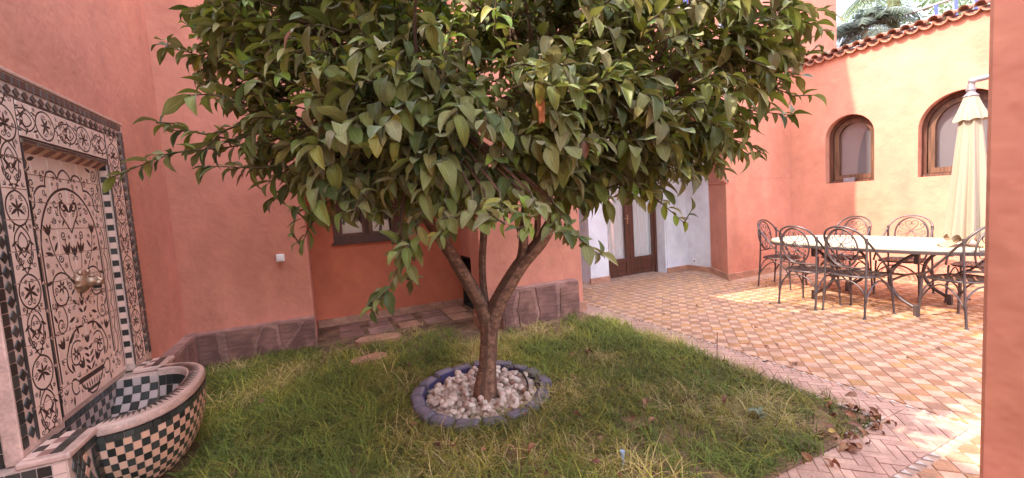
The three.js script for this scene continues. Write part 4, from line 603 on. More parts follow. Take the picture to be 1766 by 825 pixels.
// ---------- ring of kerb stones, pebbles ----------
const RC = V(1.05, 0, -3.1);
{
  const t = thing('kerb_ring', 'ring of grey kerb stones painted violet blue inside, round the tree foot', 'kerb ring', RC.x, 0, RC.z);
  const n = 17;
  for (let k = 0; k < n; k++) {
    const a = 2 * PI * (k + 0.5) / n, g = new RoundedBoxGeometry(0.178 + rr(-0.016, 0.01), 0.13, 0.098, 3, 0.022), p = g.attributes.position; 
    for (let i = 0; i < p.count; i++) { p.setXYZ(i, p.getX(i) + 0.012 * (vn(p.getX(i) * 30 + k * 9, p.getY(i) * 30, 256) - .5), p.getY(i) + 0.012 * (vn(p.getZ(i) * 30 + k * 5, p.getX(i) * 30 + 9, 256) - .5), p.getZ(i) * (1 + p.getX(i) * 0) + 0.01 * (vn(p.getX(i) * 25 + k, p.getZ(i) * 25 + 4, 256) - .5)); }
    g.computeVertexNormals();
    const s = mesh('kerb_stone', g, M.kerb, t), r = 0.505 + rr(-0.012, 0.012);
    s.position.set(Math.sin(a) * r, 0.02 + rr(-0.012, 0.012) - 0.035 * Math.max(0, Math.cos(a)), Math.cos(a) * r); s.rotation.set(rr(-0.07, 0.07), a, rr(-0.05, 0.05));
    const q = shared('painted_face', boxUV(flat(new RoundedBoxGeometry(0.15, 0.1, 0.012, 2, 0.005))), M.kerbBlue, s); q.position.set(0, 0.004, -0.048);
  }
}
{
  const geos = []; for (let k = 0; k < 6; k++) { const g = new THREE.IcosahedronGeometry(1, 2), p = g.attributes.position, ax = [rr(0.8, 1.25), rr(0.6, 0.85), rr(0.75, 1)]; for (let i = 0; i < p.count; i++) { const x = p.getX(i), y = p.getY(i), z = p.getZ(i), w = 0.82 + 0.4 * vn(x * 1.6 + k * 11 + 50, y * 1.6 + z * 1.3 + 60, 256); p.setXYZ(i, x * ax[0] * w, y * ax[1] * w, z * ax[2] * w); } g.computeVertexNormals(); geos.push(boxUV(flat(g))); }
  const tones = [[0.88, 0.72, 0.61], [0.82, 0.65, 0.55], [0.9, 0.77, 0.67], [0.76, 0.59, 0.5], [0.34, 0.17, 0.11]].map((c) => S({ color: lin(...c), roughness: 0.6, map: clayTone, bumpMap: clayBump, bumpScale: 0.0015 }));
  const bed = []; for (let k = 0; k < 420; k++) { const a = rnd() * 2 * PI, r = 0.44 * Math.sqrt(rnd()); bed.push(geos[k % 6].clone().scale(0.026, 0.022, 0.026).rotateY(rnd() * 6).translate(RC.x + r * Math.sin(a), 0.002 + rr(0, 0.012), RC.z + r * Math.cos(a))); }
  const gb = shared('gravel', mergeGeometries(bed), tones[1], scene); gb.userData.kind = 'stuff'; tag(gb, 'pale gravel under the pebbles in the kerb ring', 'gravel');
  const put = []; let guard = 0;
  while (put.length < 290 && guard++ < 9000) {
    const a = rnd() * 2 * PI, r = 0.425 * Math.sqrt(rnd()), x = RC.x + r * Math.sin(a), z = RC.z + r * Math.cos(a), s = rr(0.02, 0.034);
    if (Math.hypot(x - 1.06, z + 3.03) < 0.1) continue;
    let y = 0.004; for (const q of put) { const d = Math.hypot(q.x - x, q.z - z); if (d < (q.s + s) * 0.82) { const h = q.y + Math.sqrt(Math.max(0, ((q.s + s) * 0.72) ** 2 - d * d)) * 0.75; y = Math.max(y, h); } }
    if (y > 0.075) continue; put.push({ x, y, z, s });
  }
  for (const q of put) { const m = shared('pebble', geos[Math.floor(rnd() * 6)], tones[rnd() < 0.06 ? 4 : Math.floor(rnd() * 4)], scene); m.position.set(q.x, q.y + q.s * 0.35, q.z); m.scale.setScalar(q.s); m.rotation.set(rr(-.6, .6), rnd() * 6.3, rr(-.6, .6)); tag(m, 'whitish rounded pebble in the stone ring at the foot of the tree', 'pebble', 'white pebbles inside the kerb ring'); }
}
// ---------- leaves ----------
function leafGeo(fold, bend, twist, wide, wave) {          // unit length along +z, upper face +y
  const rows = []; const R = 7;
  for (let i = 0; i <= R; i++) {
    const t = i / R, w = wide * Math.pow(Math.sin(PI * Math.pow(Math.min(1, t * 0.985 + 0.012), 0.82)), 0.85), a = bend * t, z = bend ? Math.sin(a) / bend : t, y = bend ? -(1 - Math.cos(a)) / bend : 0, tw = twist * t, r = [];
    for (const s of [-1, -0.5, 0, 0.5, 1]) { const x = s * w, up = fold * Math.abs(x) + wave * w * Math.sin(t * 9 + s * 2) * Math.abs(s); r.push(V(x * Math.cos(tw) - up * Math.sin(tw), y + up * Math.cos(tw) + x * Math.sin(tw), z)); }
    rows.push(r);
  }
  const g = sheet(rows), uv = g.attributes.uv; return g;
}
const leafG = [leafGeo(0.35, 0.5, 0.15, 0.225, 0.08), leafGeo(0.55, 0.95, -0.4, 0.205, 0.14), leafGeo(0.2, 0.2, 0.5, 0.24, 0.16), leafGeo(0.8, 0.7, 0.2, 0.2, 0.08), leafGeo(0.45, 1.5, -0.3, 0.225, 0.16)].map((g) => { g.computeVertexNormals(); return g; });
// ---------- tree ----------
const leafAt = [];                                          // every leaf: matrix, colour, kind
{
  const t = thing('citrus_tree', 'dense citrus tree with spreading crown and forked trunk in the lawn', 'tree');
  const B = V(1.06, 0, -3.035);
  const trunk = mesh('trunk', [taper([[1.055, -0.05, -3.03], [1.06, 0.06, -3.03], [1.085, 0.22, -3.033], [1.115, 0.42, -3.036], [1.135, 0.62, -3.04]], [0.112, 0.088, 0.069, 0.068, 0.076], 24, 14, 0.03), new THREE.SphereGeometry(0.08, 14, 12).scale(1, 1.3, 0.85).translate(1.14, 0.62, -3.042)], M.bark, t);
  const limb = (pts, rad) => mesh('limb', taper(pts, rad, 30, 10, 0.03), M.bark, t);
  limb([[1.125, 0.56, -3.04], [1.09, 0.74, -3.07], [1.04, 0.87, -3.11], [0.9, 1.18, -3.2], [0.79, 1.41, -3.28], [0.6, 1.75, -3.25], [0.3, 2.1, -3.1]], [0.062, 0.056, 0.05, 0.046, 0.042, 0.032, 0.018]);
  limb([[1.15, 0.6, -3.07], [1.14, 0.8, -3.12], [1.15, 1.05, -3.15], [1.19, 1.35, -3.16], [1.2, 1.8, -3.2], [1.1, 2.4, -3.3]], [0.032, 0.03, 0.03, 0.028, 0.024, 0.015]);
  limb([[1.145, 0.57, -3.03], [1.2, 0.73, -3.02], [1.3, 0.9, -2.98], [1.41, 1.05, -2.955], [1.55, 1.2, -2.9], [1.7, 1.42, -2.85], [1.95, 1.75, -2.7], [2.2, 2.1, -2.5]], [0.07, 0.066, 0.062, 0.056, 0.046, 0.038, 0.028, 0.016]);
  limb([[1.38, 1.0, -2.96], [1.42, 1.15, -2.94], [1.43, 1.4, -2.9], [1.45, 1.8, -2.75], [1.4, 2.3, -2.6]], [0.04, 0.036, 0.033, 0.026, 0.016]);
  limb([[1.52, 1.18, -2.91], [1.54, 1.32, -2.9], [1.58, 1.6, -2.9], [1.75, 2.1, -3.0]], [0.026, 0.025, 0.022, 0.014]);
  limb([[0.9, 1.18, -3.2], [0.8, 1.5, -3.0], [0.7, 1.8, -2.75], [0.6, 2.1, -2.5]], [0.034, 0.03, 0.024, 0.015]);
  const lobes = [[0.3, 2.34, -2.96, 0.8, 0.64, 0.75], [1.06, 2.4, -2.5, 1.08, 0.85, 0.85], [1.93, 2.28, -2.3, 0.86, 0.7, 0.75], [1.1, 1.95, -2.3, 1.0, 0.38, 0.62], [2.5, 2.66, -2.2, 0.62, 0.5, 0.6], [-0.1, 2.84, -3.2, 0.46, 0.4, 0.55], [0.9, 3.12, -2.8, 1.2, 0.55, 0.9], [0.48, 2.06, -2.6, 0.66, 0.4, 0.5], [1.68, 1.93, -2.15, 0.6, 0.32, 0.45], [1.1, 2.8, -3.75, 1.3, 0.6, 0.6], [1.7, 2.95, -2.7, 0.6, 0.35, 0.6], [0.25, 3.1, -2.95, 0.7, 0.45, 0.7]];
  const inside = (p, k) => lobes.some(([x, y, z, a, b, c]) => ((p.x - x) / a) ** 2 + ((p.y - y) / b) ** 2 + ((p.z - z) / c) ** 2 < k * k);
  const centre = V(1.15, 2.2, -2.9), twigs = [], dn = V(0, -1, 0), up = V(0, 1, 0);
  const addLeaf = (p, dir, nrm, len, kind) => { const z = dir.clone().normalize(), x = new THREE.Vector3().crossVectors(nrm, z).normalize(), y = new THREE.Vector3().crossVectors(z, x); const m = new THREE.Matrix4().makeBasis(x, y, z).scale(V(len * rr(0.85, 1.15), len, len)).setPosition(p); leafAt.push({ m, p: p.clone(), len, kind, g: Math.floor(rnd() * 5) }); };
  const shoot = (pts, young, size, dens = 1) => {
    const c = new THREE.CatmullRomCurve3(pts), L = c.getLength(), n = Math.max(3, Math.round(L / 0.03 * dens));
    twigs.push(taper(pts, [0.0055, 0.004, 0.0022], Math.max(4, pts.length * 2), 4));
    let phi = rnd() * 6.3;
    for (let i = 0; i < n; i++) {
      const t = 0.12 + 0.88 * (i + 0.5) / n, p = c.getPointAt(t), d = c.getTangentAt(t), s = new THREE.Vector3().crossVectors(d, up).normalize(), q = new THREE.Vector3().crossVectors(s, d);
      phi += 2.4 + rr(-0.3, 0.3);
      const rad = s.clone().multiplyScalar(Math.cos(phi)).addScaledVector(q, Math.sin(phi)), tip = i > n - 3;
      const out = p.clone().sub(centre).setY(0).normalize();
      const dir = d.clone().multiplyScalar(tip ? 0.9 : 0.45).addScaledVector(rad, 0.75).addScaledVector(dn, young ? 0.02 : 0.04 + 0.5 * rnd()).addScaledVector(out, 0.25);
      const nrm = up.clone().multiplyScalar(0.95).addScaledVector(out, 0.55).addScaledVector(rad, 0.3).add(V(rr(-.35, .35), rr(-.35, .35), rr(-.35, .35)));
      const yk = young ? (rnd() < 0.75 ? 1 : 2) : rnd() < 0.035 ? 2 : rnd() < 0.005 ? 3 : 0;
      addLeaf(p, dir, nrm, size * rr(0.55, 1.2) * (tip && young ? 0.7 : 1), yk);
    }
  };
  const area = lobes.map((l) => Math.pow(l[3] * l[4] * l[5], 0.67)), areaSum = area.reduce((a, b) => a + b, 0);
  let made = 0, guard = 0;
  while (made < 2500 && guard++ < 90000) {
    let w = rnd() * areaSum, li = 0; while ((w -= area[li]) > 0 && li < lobes.length - 1) li++;
    const l = lobes[li], u = V(rr(-1, 1), rr(-1, 1), rr(-1, 1)).normalize(), k = Math.pow(rnd(), 0.32);
    const p = V(l[0] + u.x * l[3] * k, l[1] + u.y * l[4] * k, l[2] + u.z * l[5] * k);
    if (inside(p, 0.6) && rnd() < 0.75) continue;
    const out = p.clone().sub(centre).normalize(), d = out.clone().multiplyScalar(0.8).add(V(rr(-.6, .6), rr(-.5, .45), rr(-.6, .6))).normalize(), len = rr(0.12, 0.28);
    const young = rnd() < 0.19 + (p.x < 0.6 && p.y > 2 ? 0.22 : 0) + (p.y > 2.9 ? 0.15 : 0); if (young) d.y += 0.5;  // upper left and top: extra bright young shoots, sunlit look put into their colour
    shoot([p, p.clone().addScaledVector(d, len * 0.5), p.clone().addScaledVector(d, len).add(V(0, young ? 0.03 : -0.05, 0))], young, young ? 0.105 : 0.142); made++;
  }
  // single long shoots that stick out of the crown
  const ext = [
    [[-0.06, 2.02, -2.84], [-0.42, 1.94, -2.83], [-0.67, 1.9, -2.78], [-0.86, 1.81, -2.75]], [[-0.18, 2.3, -3.14], [-0.42, 2.47, -3.15], [-0.63, 2.57, -3.2], [-0.75, 2.59, -3.21]], [[0.12, 2.58, -3.02], [-0.26, 2.71, -3.1], [-0.59, 2.8, -3.15]],
    [[-0.13, 1.81, -2.74], [-0.33, 1.81, -2.73], [-0.51, 1.82, -2.7]], [[-0.18, 2.1, -2.9], [-0.4, 2.24, -2.9], [-0.55, 2.31, -2.92]], [[-0.41, 1.98, -2.83], [-0.6, 2.03, -2.87], [-0.76, 2.08, -2.89]],
    [[0.04, 1.69, -2.65], [-0.03, 1.53, -2.62], [-0.11, 1.36, -2.58]], [[0.39, 1.53, -2.26], [0.35, 1.29, -2.14], [0.27, 1.13, -2.11], [0.18, 1.05, -2.09]], [[0.25, 1.65, -2.22], [0.19, 1.57, -2.13], [0.15, 1.53, -2.09]],
    [[0.69, 1.58, -1.79], [0.66, 1.47, -1.68], [0.64, 1.43, -1.63]], [[0.88, 1.56, -1.7], [0.85, 1.48, -1.59]], [[1.01, 1.51, -1.74], [1.06, 1.37, -1.65], [1.09, 1.3, -1.58], [1.15, 1.25, -1.55]],
    [[1.61, 1.64, -1.92], [1.74, 1.47, -1.79], [1.81, 1.35, -1.69]], [[1.55, 1.58, -1.94], [1.65, 1.51, -1.89]], [[1.9, 1.7, -1.9], [2.1, 1.62, -1.8]], [[2.1, 1.92, -1.93], [2.27, 1.84, -1.79], [2.38, 1.76, -1.68]],
    [[2.26, 2.12, -1.98], [2.46, 2.0, -1.77], [2.61, 1.93, -1.58]], [[2.58, 2.47, -1.97], [2.75, 2.38, -1.78], [2.87, 2.33, -1.66]], [[2.66, 2.58, -1.95], [2.81, 2.6, -1.77], [2.96, 2.61, -1.65]], [[2.71, 2.3, -1.9], [2.73, 2.15, -1.77], [2.83, 2.09, -1.72]],
    [[0.56, 1.59, -1.96],[0.51, 1.47, -1.86],[0.48, 1.38, -1.82]],[[0.86, 1.57, -1.76],[0.82, 1.46, -1.66],[0.82, 1.41, -1.6]],[[1.01, 1.53, -1.74],[1.01, 1.44, -1.68],[0.99, 1.37, -1.63]],[[0.47, 1.55, -2.05],[0.42, 1.44, -1.99],[0.39, 1.36, -1.96]],[[0.62, 1.58, -1.76],[0.59, 1.49, -1.7]],[[0.73, 1.57, -1.71],[0.71, 1.47, -1.64],[0.7, 1.43, -1.6]],[[0.25, 1.6, -2.32],[0.24, 1.52, -2.27]],[[0.36, 1.41, -2.15],[0.38, 1.3, -2.07],[0.35, 1.19, -2.03]],[[-0.01, 1.66, -2.67],[-0.05, 1.48, -2.57]]];
  ext.forEach((e, i) => { const p = e.map((q) => V(...q)); shoot(p, [9, 12, 21, 25].includes(i), i === 9 ? 0.1 : 0.11, 1); if (i !== 9 && i !== 10) for (let k = 1; k < p.length; k++) { const d = V(rr(-.1, .1), rr(-.06, .1), rr(-.1, .1)); shoot([p[k], p[k].clone().addScaledVector(d, 0.6), p[k].clone().add(d)], false, 0.1); } });
  // inner branches reaching from the limbs to the crown
  const ends = [V(0.3, 2.1, -3.1), V(1.1, 2.4, -3.3), V(2.2, 2.1, -2.5), V(1.4, 2.3, -2.6), V(0.6, 2.1, -2.5), V(0.79, 1.41, -3.28), V(1.7, 1.42, -2.85), V(1.19, 1.35, -3.16)], br = [];
  for (let k = 0; k < 90; k++) { const l = lobes[k % lobes.length], q = V(l[0] + rr(-.6, .6) * l[3], l[1] + rr(-.6, .6) * l[4], l[2] + rr(-.6, .6) * l[5]), e = ends.slice().sort((a, b) => a.distanceTo(q) - b.distanceTo(q))[0]; br.push(taper([e, e.clone().lerp(q, 0.5).add(V(rr(-.1, .1), rr(0, .12), rr(-.1, .1))), q], [0.016, 0.01, 0.005], 10, 5)); }
  const first = (i) => { const e = V(...ext[i][0]), b = ends.slice().sort((a, c) => a.distanceTo(e) - c.distanceTo(e))[0]; br.push(taper([b, b.clone().lerp(e, 0.55).add(V(0, 0.05, 0)), e], [0.013, 0.009, 0.006], 10, 5)); }; ext.forEach((e, i) => first(i));
  mesh('branches', br, M.bark, t).userData.kind = 'stuff'; mesh('twigs', twigs, M.twig, t).userData.kind = 'stuff';
  // leaf materials: dusty mature, fresh, yellow, dead
  const lm = (c, rough, tr) => P({ color: lin(...c), map: leafTone, bumpMap: leafBump, bumpScale: 0.002, roughness: 0.92, transmission: tr, thickness: 0, specularIntensity: 0.6, clearcoat: rough < 0.8 ? 0.38 : 0, clearcoatRoughness: rough - 0.12 });
  const tones = [[[0.27, 0.3, 0.045], [0.22, 0.27, 0.036], [0.32, 0.32, 0.09], [0.12, 0.16, 0.025], [0.32, 0.29, 0.11], [0.24, 0.25, 0.05]], [[0.34, 0.48, 0.04], [0.27, 0.42, 0.04], [0.42, 0.5, 0.06]], [[0.5, 0.46, 0.07], [0.42, 0.38, 0.1]], [[0.36, 0.13, 0.06], [0.3, 0.14, 0.08]]];
  const mats = tones.map((k, i) => k.map((c) => lm(c, [0.5, 0.42, 0.45, 0.85][i], [0.38, 0.48, 0.45, 0.2][i])));
  for (const l of leafAt) { l.q = l.p.clone().project(camera); l.d = l.p.distanceTo(camera.position); l.t = Math.floor(rnd() * tones[l.kind].length); }
  const order = leafAt.slice().sort((a, b) => a.d / a.len - b.d / b.len), single = new Set(order.filter((l) => Math.abs(l.q.x) < 1 && l.q.y < 1 && l.q.y > -1).slice(0, 290));
  const rest = leafAt.filter((l) => !single.has(l)), white = lm([1, 1, 1], 0.5, 0.4), col = new THREE.Color();
  for (let g = 0; g < 5; g++) {
    const set = rest.filter((l) => l.g === g), im = new THREE.InstancedMesh(leafG[g], white, set.length); im.name = 'crown'; im.castShadow = im.receiveShadow = true; im.userData.kind = 'stuff'; t.add(im);
    set.forEach((l, i) => { im.setMatrixAt(i, l.m); const c = tones[l.kind][l.t], k = rr(0.8, 1.2); im.setColorAt(i, col.setRGB(c[0] * k, c[1] * k, c[2] * k)); });
  }
  for (const l of single) { const m = shared('leaf', leafG[l.g], mats[l.kind][l.t], t); m.matrixAutoUpdate = true; l.m.decompose(m.position, m.quaternion, m.scale); }
  { const cl = []; for (let k = 0; k < 5; k++) cl.push(taper([[0.93 + rr(-.01, .01), 2.0, -1.66], [0.935 + rr(-.02, .02), 1.95, -1.655], [0.93 + rr(-.025, .025), 1.9 - rr(0, 0.05), -1.65 + rr(-.02, .02)]], [0.005, 0.011, 0.004], 6, 5, 0.3)); mesh('withered_cluster', cl, S({ color: lin(0.42, 0.17, 0.07), roughness: 0.9 }), t); }
}
// ---------- grass ----------
{
  const blade = (n, hMin, hMax, spread, lean) => { const gs = []; for (let b = 0; b < n; b++) { const a = rnd() * 6.3, h = rr(hMin, hMax), w = rr(0.0022, 0.0042), x0 = rr(-spread, spread), z0 = rr(-spread, spread), ln = h * rr(lean * 0.4, lean), dx = Math.cos(a), dz = Math.sin(a), rows = []; for (let i = 0; i <= 3; i++) { const t = i / 3, ww = w * (1 - t * 0.85), px = x0 + dx * ln * t * t, pz = z0 + dz * ln * t * t, y = h * (t - 0.3 * lean * t * t) - 0.01; rows.push([V(px - dz * ww, y, pz + dx * ww), V(px + dz * ww, y, pz - dx * ww)]); } gs.push(flat(sheet(rows))); } return mergeGeometries(gs); };
  const kinds = [blade(9, 0.07, 0.18, 0.045, 1.2), blade(8, 0.1, 0.25, 0.05, 1.4), blade(8, 0.06, 0.15, 0.05, 1.7), blade(7, 0.14, 0.31, 0.045, 1.3)];
  const mat = P({ color: lin(1, 1, 1), roughness: 0.95, transmission: 0.22, thickness: 0, specularIntensity: 0.5 });
  const spots = kinds.map(() => []);
  let n = 0, g = 0; const density = (x, z) => {
    const rd = Math.hypot(x - RC.x, z - RC.z); if (rd < (z > RC.z + 0.25 ? 0.43 : 0.5)) return 0; if (rd < 0.6 && z > RC.z) return 1;
    for (const [sx, sz, w, d] of [[0.32, -4.42, 0.22, 0.14], [0.5, -5.1, 0.3, 0.16]]) if (Math.hypot((x - sx) / w, (z - sz) / d) < 1) return 0;
    let d = 0.95; const edge = fbm(x * 0.11 + 0.2, z * 0.11 + 0.7, 6, 3);
    if (z < -5.0) d *= x < -0.1 ? (z < -5.33 ? 0 : 0.9) : Math.max(0, 0.35 - (-5.0 - z) * 0.6);
    if (x > -0.2 && x < 1.9 && z < -4.35) d *= 0.35; if (x > 1.4 && z < -4.25) d *= z < -4.6 ? 0 : 0.3;
    if (x > 2.55 && z > -1.62) d *= 0.3;
    d *= THREE.MathUtils.smoothstep(edge, 0.3, 0.46) * 0.6 + 0.4; return d;
  };
  while (n < 10600 && g++ < 90000) {
    const x = rr(-1.3, 3.13), z = rr(-5.8, -1.37); if (rnd() > density(x, z)) continue; if (x < -0.8 && z > -3.76 && z < -2.74 && Math.hypot((x + 1.13) / 0.3, (z + 3.25) / 0.5) < 0.9) continue;
    const lush = vn(x * 1.3 + 9, z * 1.3 + 5, 256), k = lush > 0.62 ? (rnd() < 0.5 ? 3 : 1) : lush > 0.4 ? (rnd() < 0.6 ? 1 : 0) : (rnd() < 0.5 ? 0 : 2);
    spots[k].push([x, z, lush]); n++;
  }
  const lawn = new THREE.Group(), m4 = new THREE.Matrix4(), q = new THREE.Quaternion(), e = new THREE.Euler(), c = new THREE.Color();
  lawn.name = 'grass'; scene.add(lawn); lawn.userData.kind = 'stuff'; tag(lawn, 'rough long green grass with dry patches around the tree', 'grass');
  spots.forEach((set, k) => { const im = new THREE.InstancedMesh(kinds[k], mat, set.length); im.name = 'blades'; im.castShadow = im.receiveShadow = true; im.userData.kind = 'stuff'; lawn.add(im);
    set.forEach(([x, z, lush], i) => { e.set(rr(-.15, .15), rnd() * 6.3, rr(-.15, .15)); q.setFromEuler(e); const s = rr(0.62, 1.05); im.setMatrixAt(i, m4.compose(V(x, lawnH(x, z) - 0.012, z), q, V(s, s, s))); const dry = vn(x * 2.2 + 60, z * 2.2 + 20, 256) * 0.6 + rnd() * 0.55; const f = (0.4 + 1.1 * Math.pow(rnd(), 1.3)) * (0.75 + 0.8 * lush); dry > 0.78 ? c.setRGB(0.52 * f, 0.4 * f, 0.17 * f) : dry > 0.55 ? c.setRGB(0.31 * f, 0.28 * f, 0.05 * f) : c.setRGB(0.15 * f, 0.19 * f, 0.034 * f); im.setColorAt(i, c); }); });
}
// ---------- fallen leaves and other small things ----------
[[0.32, -4.42, 0.36, 0.2, 0.2, 'flat pale stepping stone in the grass behind the kerb ring'], [0.5, -5.1, 0.5, 0.24, -0.15, 'larger flat stepping stone near the dark recess']].forEach(([x, z, w, d, a, label]) => {
  const pts = []; for (let i = 0; i < 18; i++) { const q = i / 18 * 2 * PI, k = 0.5 * Math.pow(Math.pow(Math.abs(Math.cos(q)), 3) + Math.pow(Math.abs(Math.sin(q)), 3), -1 / 3) * rr(0.93, 1.05); pts.push(new THREE.Vector2(w * k * Math.cos(q), d * k * Math.sin(q))); }
  const m = mesh('stepping_stone', new THREE.ExtrudeGeometry(new THREE.Shape(pts), { depth: 0.045, bevelEnabled: true, bevelSize: 0.008, bevelThickness: 0.008, bevelSegments: 2 }).rotateX(-PI / 2), M.skirting, scene); m.position.set(x, 0.012, z); m.rotation.y = a; tag(m, label, 'stone');
});
{
  const geos = [leafGeo(0.8, 1.6, 0.4, 0.26, 0.2), leafGeo(0.5, 2.2, -0.5, 0.28, 0.3), leafGeo(0.3, 0.9, 0.3, 0.27, 0.25)];
  const ms = [[0.4, 0.17, 0.09], [0.33, 0.15, 0.09], [0.46, 0.22, 0.12], [0.26, 0.11, 0.07]].map((c) => S({ color: lin(...c), map: leafTone, roughness: 0.85, side: THREE.DoubleSide }));
  const drop = (x, z, y, label, group) => { const m = shared('fallen_leaf', geos[Math.floor(rnd() * 3)], ms[Math.floor(rnd() * 4)], scene); m.position.set(x, y, z); m.rotation.set(rr(-.5, .5), rnd() * 6.3, rr(-.6, .6)); m.scale.setScalar(rr(0.05, 0.085)); tag(m, label, 'leaf', group); };
  for (let k = 0; k < 85; k++) { let x = rr(-1.0, 3.0), z = rr(-4.6, -1.5); if (rnd() < 0.5) z = rr(-2.6, -1.5); if (Math.hypot(x - RC.x, z - RC.z) < 0.6) { x += 1; } if (x < -0.7) x += 1; drop(x, z, lawnH(x, z) + rr(0.02, 0.08), 'dry brown leaf lying among the blades of grass', 'dry leaves on the lawn'); }
  for (let k = 0; k < 46; k++) { const a = rr(0, 1); drop(2.35 + a * 0.85 + rr(-.12, .12), -1.36 + rr(-0.16, 0.1) - (a > 0.8 ? rr(0, 0.15) : 0), 0.02 + rr(0, 0.03), 'dry brown leaf in the heap at the corner of the lawn and paving', 'dry leaves heaped at the lawn corner'); }
  for (let k = 0; k < 26; k++) { let x = rr(3.3, 7.2), z = rr(-4.3, -1.2); drop(x, z, 0.012, 'dry brown leaf lying on the checkered terrace tiles', 'dry leaves on the terrace'); }
  for (let k = 0; k < 10; k++) { const z = -1.7 - k * 0.28; drop(3.1 + rr(-.05, .12), z, 0.015, 'dry brown leaf on the brick border beside the lawn', 'dry leaves along the brick border'); }
  const y1 = shared('yellow_leaf', geos[0], S({ color: lin(0.6, 0.4, 0.1), map: leafTone, roughness: 0.7 }), scene); y1.position.set(2.62, 0.05, -1.42); y1.scale.setScalar(0.09); y1.rotation.set(0.2, 0.9, 0.2); tag(y1, 'long yellow leaf on the heap of brown leaves', 'leaf');
  const hose = mesh('garden_hose', tube([[1.45, 0.07, -3.35], [1.43, 0.09, -3.1], [1.37, 0.07, -2.9], [1.3, 0.03, -2.82]], 0.008, 24, 8), M.rubber, scene); tag(hose, 'short black hose lying along the inner edge of the kerb ring', 'hose');
  const sp = thing('sprinkler_spike', 'pale blue plastic spike standing in the grass at the bottom edge', 'sprinkler', 1.4, 0, -1.795); const bl = S({ color: lin(0.3, 0.38, 0.5), roughness: 0.4 }); mesh('spike', new THREE.CylinderGeometry(0.011, 0.007, 0.11, 10).translate(0, 0.045, 0), bl, sp); mesh('cap', new THREE.CylinderGeometry(0.014, 0.013, 0.018, 10).translate(0, 0.105, 0), bl, sp);
  const w1 = thing('weed', 'small leafy weed with pale broad leaves near the lawn corner', 'plant', 2.42, 0.02, -1.72); for (let k = 0; k < 7; k++) { const m = shared('leaf', leafG[k % 5], P({ color: lin(0.2, 0.24, 0.12), map: leafTone, roughness: 0.7, transmission: 0.3, thickness: 0 }), w1); m.rotation.set(-0.5 + rr(-.2, .2), k * 0.9, 0, 'YXZ'); m.position.y = 0.04 + k * 0.008; m.scale.setScalar(rr(0.05, 0.08)); } mesh('stem', tube([[0, 0, 0], [0, 0.05, 0.003], [0.002, 0.1, 0]], 0.003, 4, 5), M.twig, w1);
  const st = thing('dry_stalk', 'thin dry stalk standing at the edge of the lawn', 'plant', 3.13, 0, -2.6); mesh('stalk', tube([[0, 0, 0], [0.005, 0.12, 0], [0.0, 0.26, 0.01]], 0.0035, 6, 5), M.bark, st);
}
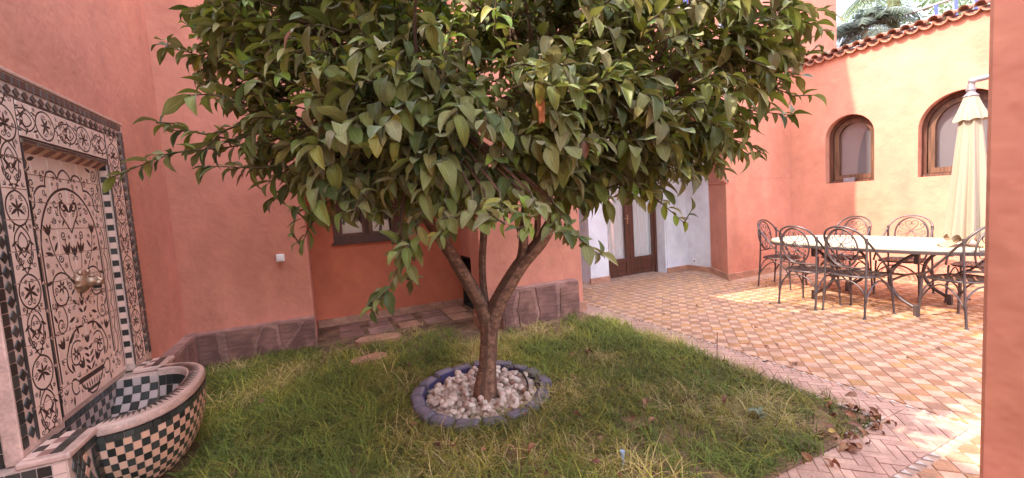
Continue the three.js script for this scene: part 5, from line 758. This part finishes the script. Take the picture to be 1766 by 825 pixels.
// ---------- roof terrace behind the low wall: railing, palms, planting ----------
{
  const r = thing('railing', 'grey handrail on bright blue posts above the tiled wall', 'railing', 10.5, 3.5, -4.3);
  mesh('handrail', tube([[0, 1.16, 0], [0, 1.12, 4]], 0.022, 4, 8), M.greyMetal, r);
  for (let k = 0; k < 6; k++) mesh('post', [rbox(-0.02, 0.02, 0, 1.15, 0.45 + k * 0.26 - 0.02, 0.45 + k * 0.26 + 0.02, 0.004), new THREE.SphereGeometry(0.032, 10, 8).translate(0, 0.75, 0.45 + k * 0.26)], M.blue, r);
  const par = thing('parapet', 'low pale pink parapet beyond the tiled wall at the top right', 'parapet'); mesh('wall', box(11.5, 11.8, 3.5, 4.55, -4.05, 2), M.plaster, par);
  const grn = (c) => P({ color: lin(...c), roughness: 0.9, transmission: 0.3, thickness: 0 });
  const palm = (x, z, h, n, len, m, label, trunkR) => {
    const t = thing('palm_tree', label, 'palm', x, 3.5, z); mesh('trunk', taper([[0, 0, 0], [0.03, h * 0.5, 0], [0, h, 0]], [trunkR * 1.2, trunkR, trunkR * 0.9], 14, 9, 0.12), M.bark, t);
    for (let k = 0; k < n; k++) {
      const a = k * 2.4, el = rr(-0.2, 1.1), L = len * rr(0.8, 1.1), pts = []; for (let i = 0; i <= 8; i++) { const q = i / 8, hr = Math.cos(el) * L * q, y = h + Math.sin(el) * L * q - 0.75 * L * q * q; pts.push(V(Math.cos(a) * hr, y, Math.sin(a) * hr)); }
      const c = new THREE.CatmullRomCurve3(pts), gs = [flat(taper(pts, [0.014, 0.008, 0.003], 10, 5))], pos = [];
      for (let i = 0; i < 46; i++) { const q = 0.12 + 0.87 * i / 46, p = c.getPointAt(q), d = c.getTangentAt(q), s = new THREE.Vector3().crossVectors(d, V(0, 1, 0)).normalize(); for (const sg of [1, -1]) { const l = L * 0.3 * Math.sin(PI * (0.15 + 0.8 * q)), e = p.clone().addScaledVector(s, sg * l * 0.8).addScaledVector(d, l * 0.5).add(V(0, -l * rr(0.25, 0.6), 0)), mid = p.clone().lerp(e, 0.5).add(V(0, l * 0.08, 0)), w = d.clone().multiplyScalar(0.009); for (const v of [p.clone().sub(w), p.clone().add(w), mid.clone().add(w), p.clone().sub(w), mid.clone().add(w), mid.clone().sub(w), mid.clone().sub(w), mid.clone().add(w), e]) pos.push(v.x, v.y, v.z); } }
      const lg = new THREE.BufferGeometry(); lg.setAttribute('position', new THREE.Float32BufferAttribute(pos, 3)); lg.computeVertexNormals(); gs.push(flat(lg)); mesh('frond', gs, m, t);
    }
  };
  palm(10.6, -5.0, 1.15, 24, 1.25, grn([0.06, 0.085, 0.05]), 'grey green feathery palm beyond the left end of the tiled coping', 0.06);
  palm(12.2, -5.2, 2.3, 22, 1.5, grn([0.09, 0.14, 0.04]), 'taller bright green palm with stout trunk above the tiled coping', 0.11);
  const bush = (name, x, y, z, n, rx, ry, rz, size, c, label) => { const t = thing(name, label, 'plant', x, y, z), im = new THREE.InstancedMesh(leafG[2], grn([1, 1, 1]), n), m = new THREE.Matrix4(), q = new THREE.Quaternion(), e = new THREE.Euler(), k = new THREE.Color(); im.name = 'foliage'; im.userData.kind = 'stuff'; im.castShadow = true; t.add(im);
    for (let i = 0; i < n; i++) { const u = V(rr(-1, 1), rr(-1, 1), rr(-1, 1)).normalize().multiplyScalar(Math.pow(rnd(), 0.4)); e.set(rr(-1.2, 1.2), rnd() * 6.3, rr(-.8, .8)); const s = size * rr(0.7, 1.2), f = rr(0.7, 1.3); im.setMatrixAt(i, m.compose(V(u.x * rx, ry + u.y * ry, u.z * rz), q.setFromEuler(e), V(s, s, s))); im.setColorAt(i, k.setRGB(c[0] * f, c[1] * f, c[2] * f)); }
    mesh('stem', [0, 1, 2, 3, 4].map((i) => tube([[0, -0.1, 0], [rr(-.2, .2) * rx, ry * 0.6, rr(-.3, .3) * rz], [rr(-.6, .6) * rx, ry * 1.3, rr(-.6, .6) * rz]], 0.008, 5, 5)), M.bark, t); };
  bush('shrub', 9.3, 3.5, -4.35, 420, 0.35, 0.24, 0.4, 0.07, [0.14, 0.2, 0.05], 'light green leafy shrub beside the tall pink wall above the coping');
  bush('shrub', 9.6, 3.5, -3.45, 520, 0.4, 0.3, 0.55, 0.06, [0.1, 0.14, 0.06], 'dark green low shrub behind the middle of the tiled coping');
  bush('dry_shrub', 9.4, 3.5, -2.75, 700, 0.35, 0.29, 0.45, 0.075, [0.36, 0.28, 0.1], 'yellowish dry shrub under the blue railing at the top right');
  bush('shrub', 13.2, 4.6, -4.6, 700, 0.9, 0.65, 0.7, 0.11, [0.16, 0.24, 0.05], 'bright green bush behind the grey handrail');
}
renderer.render(scene, camera);
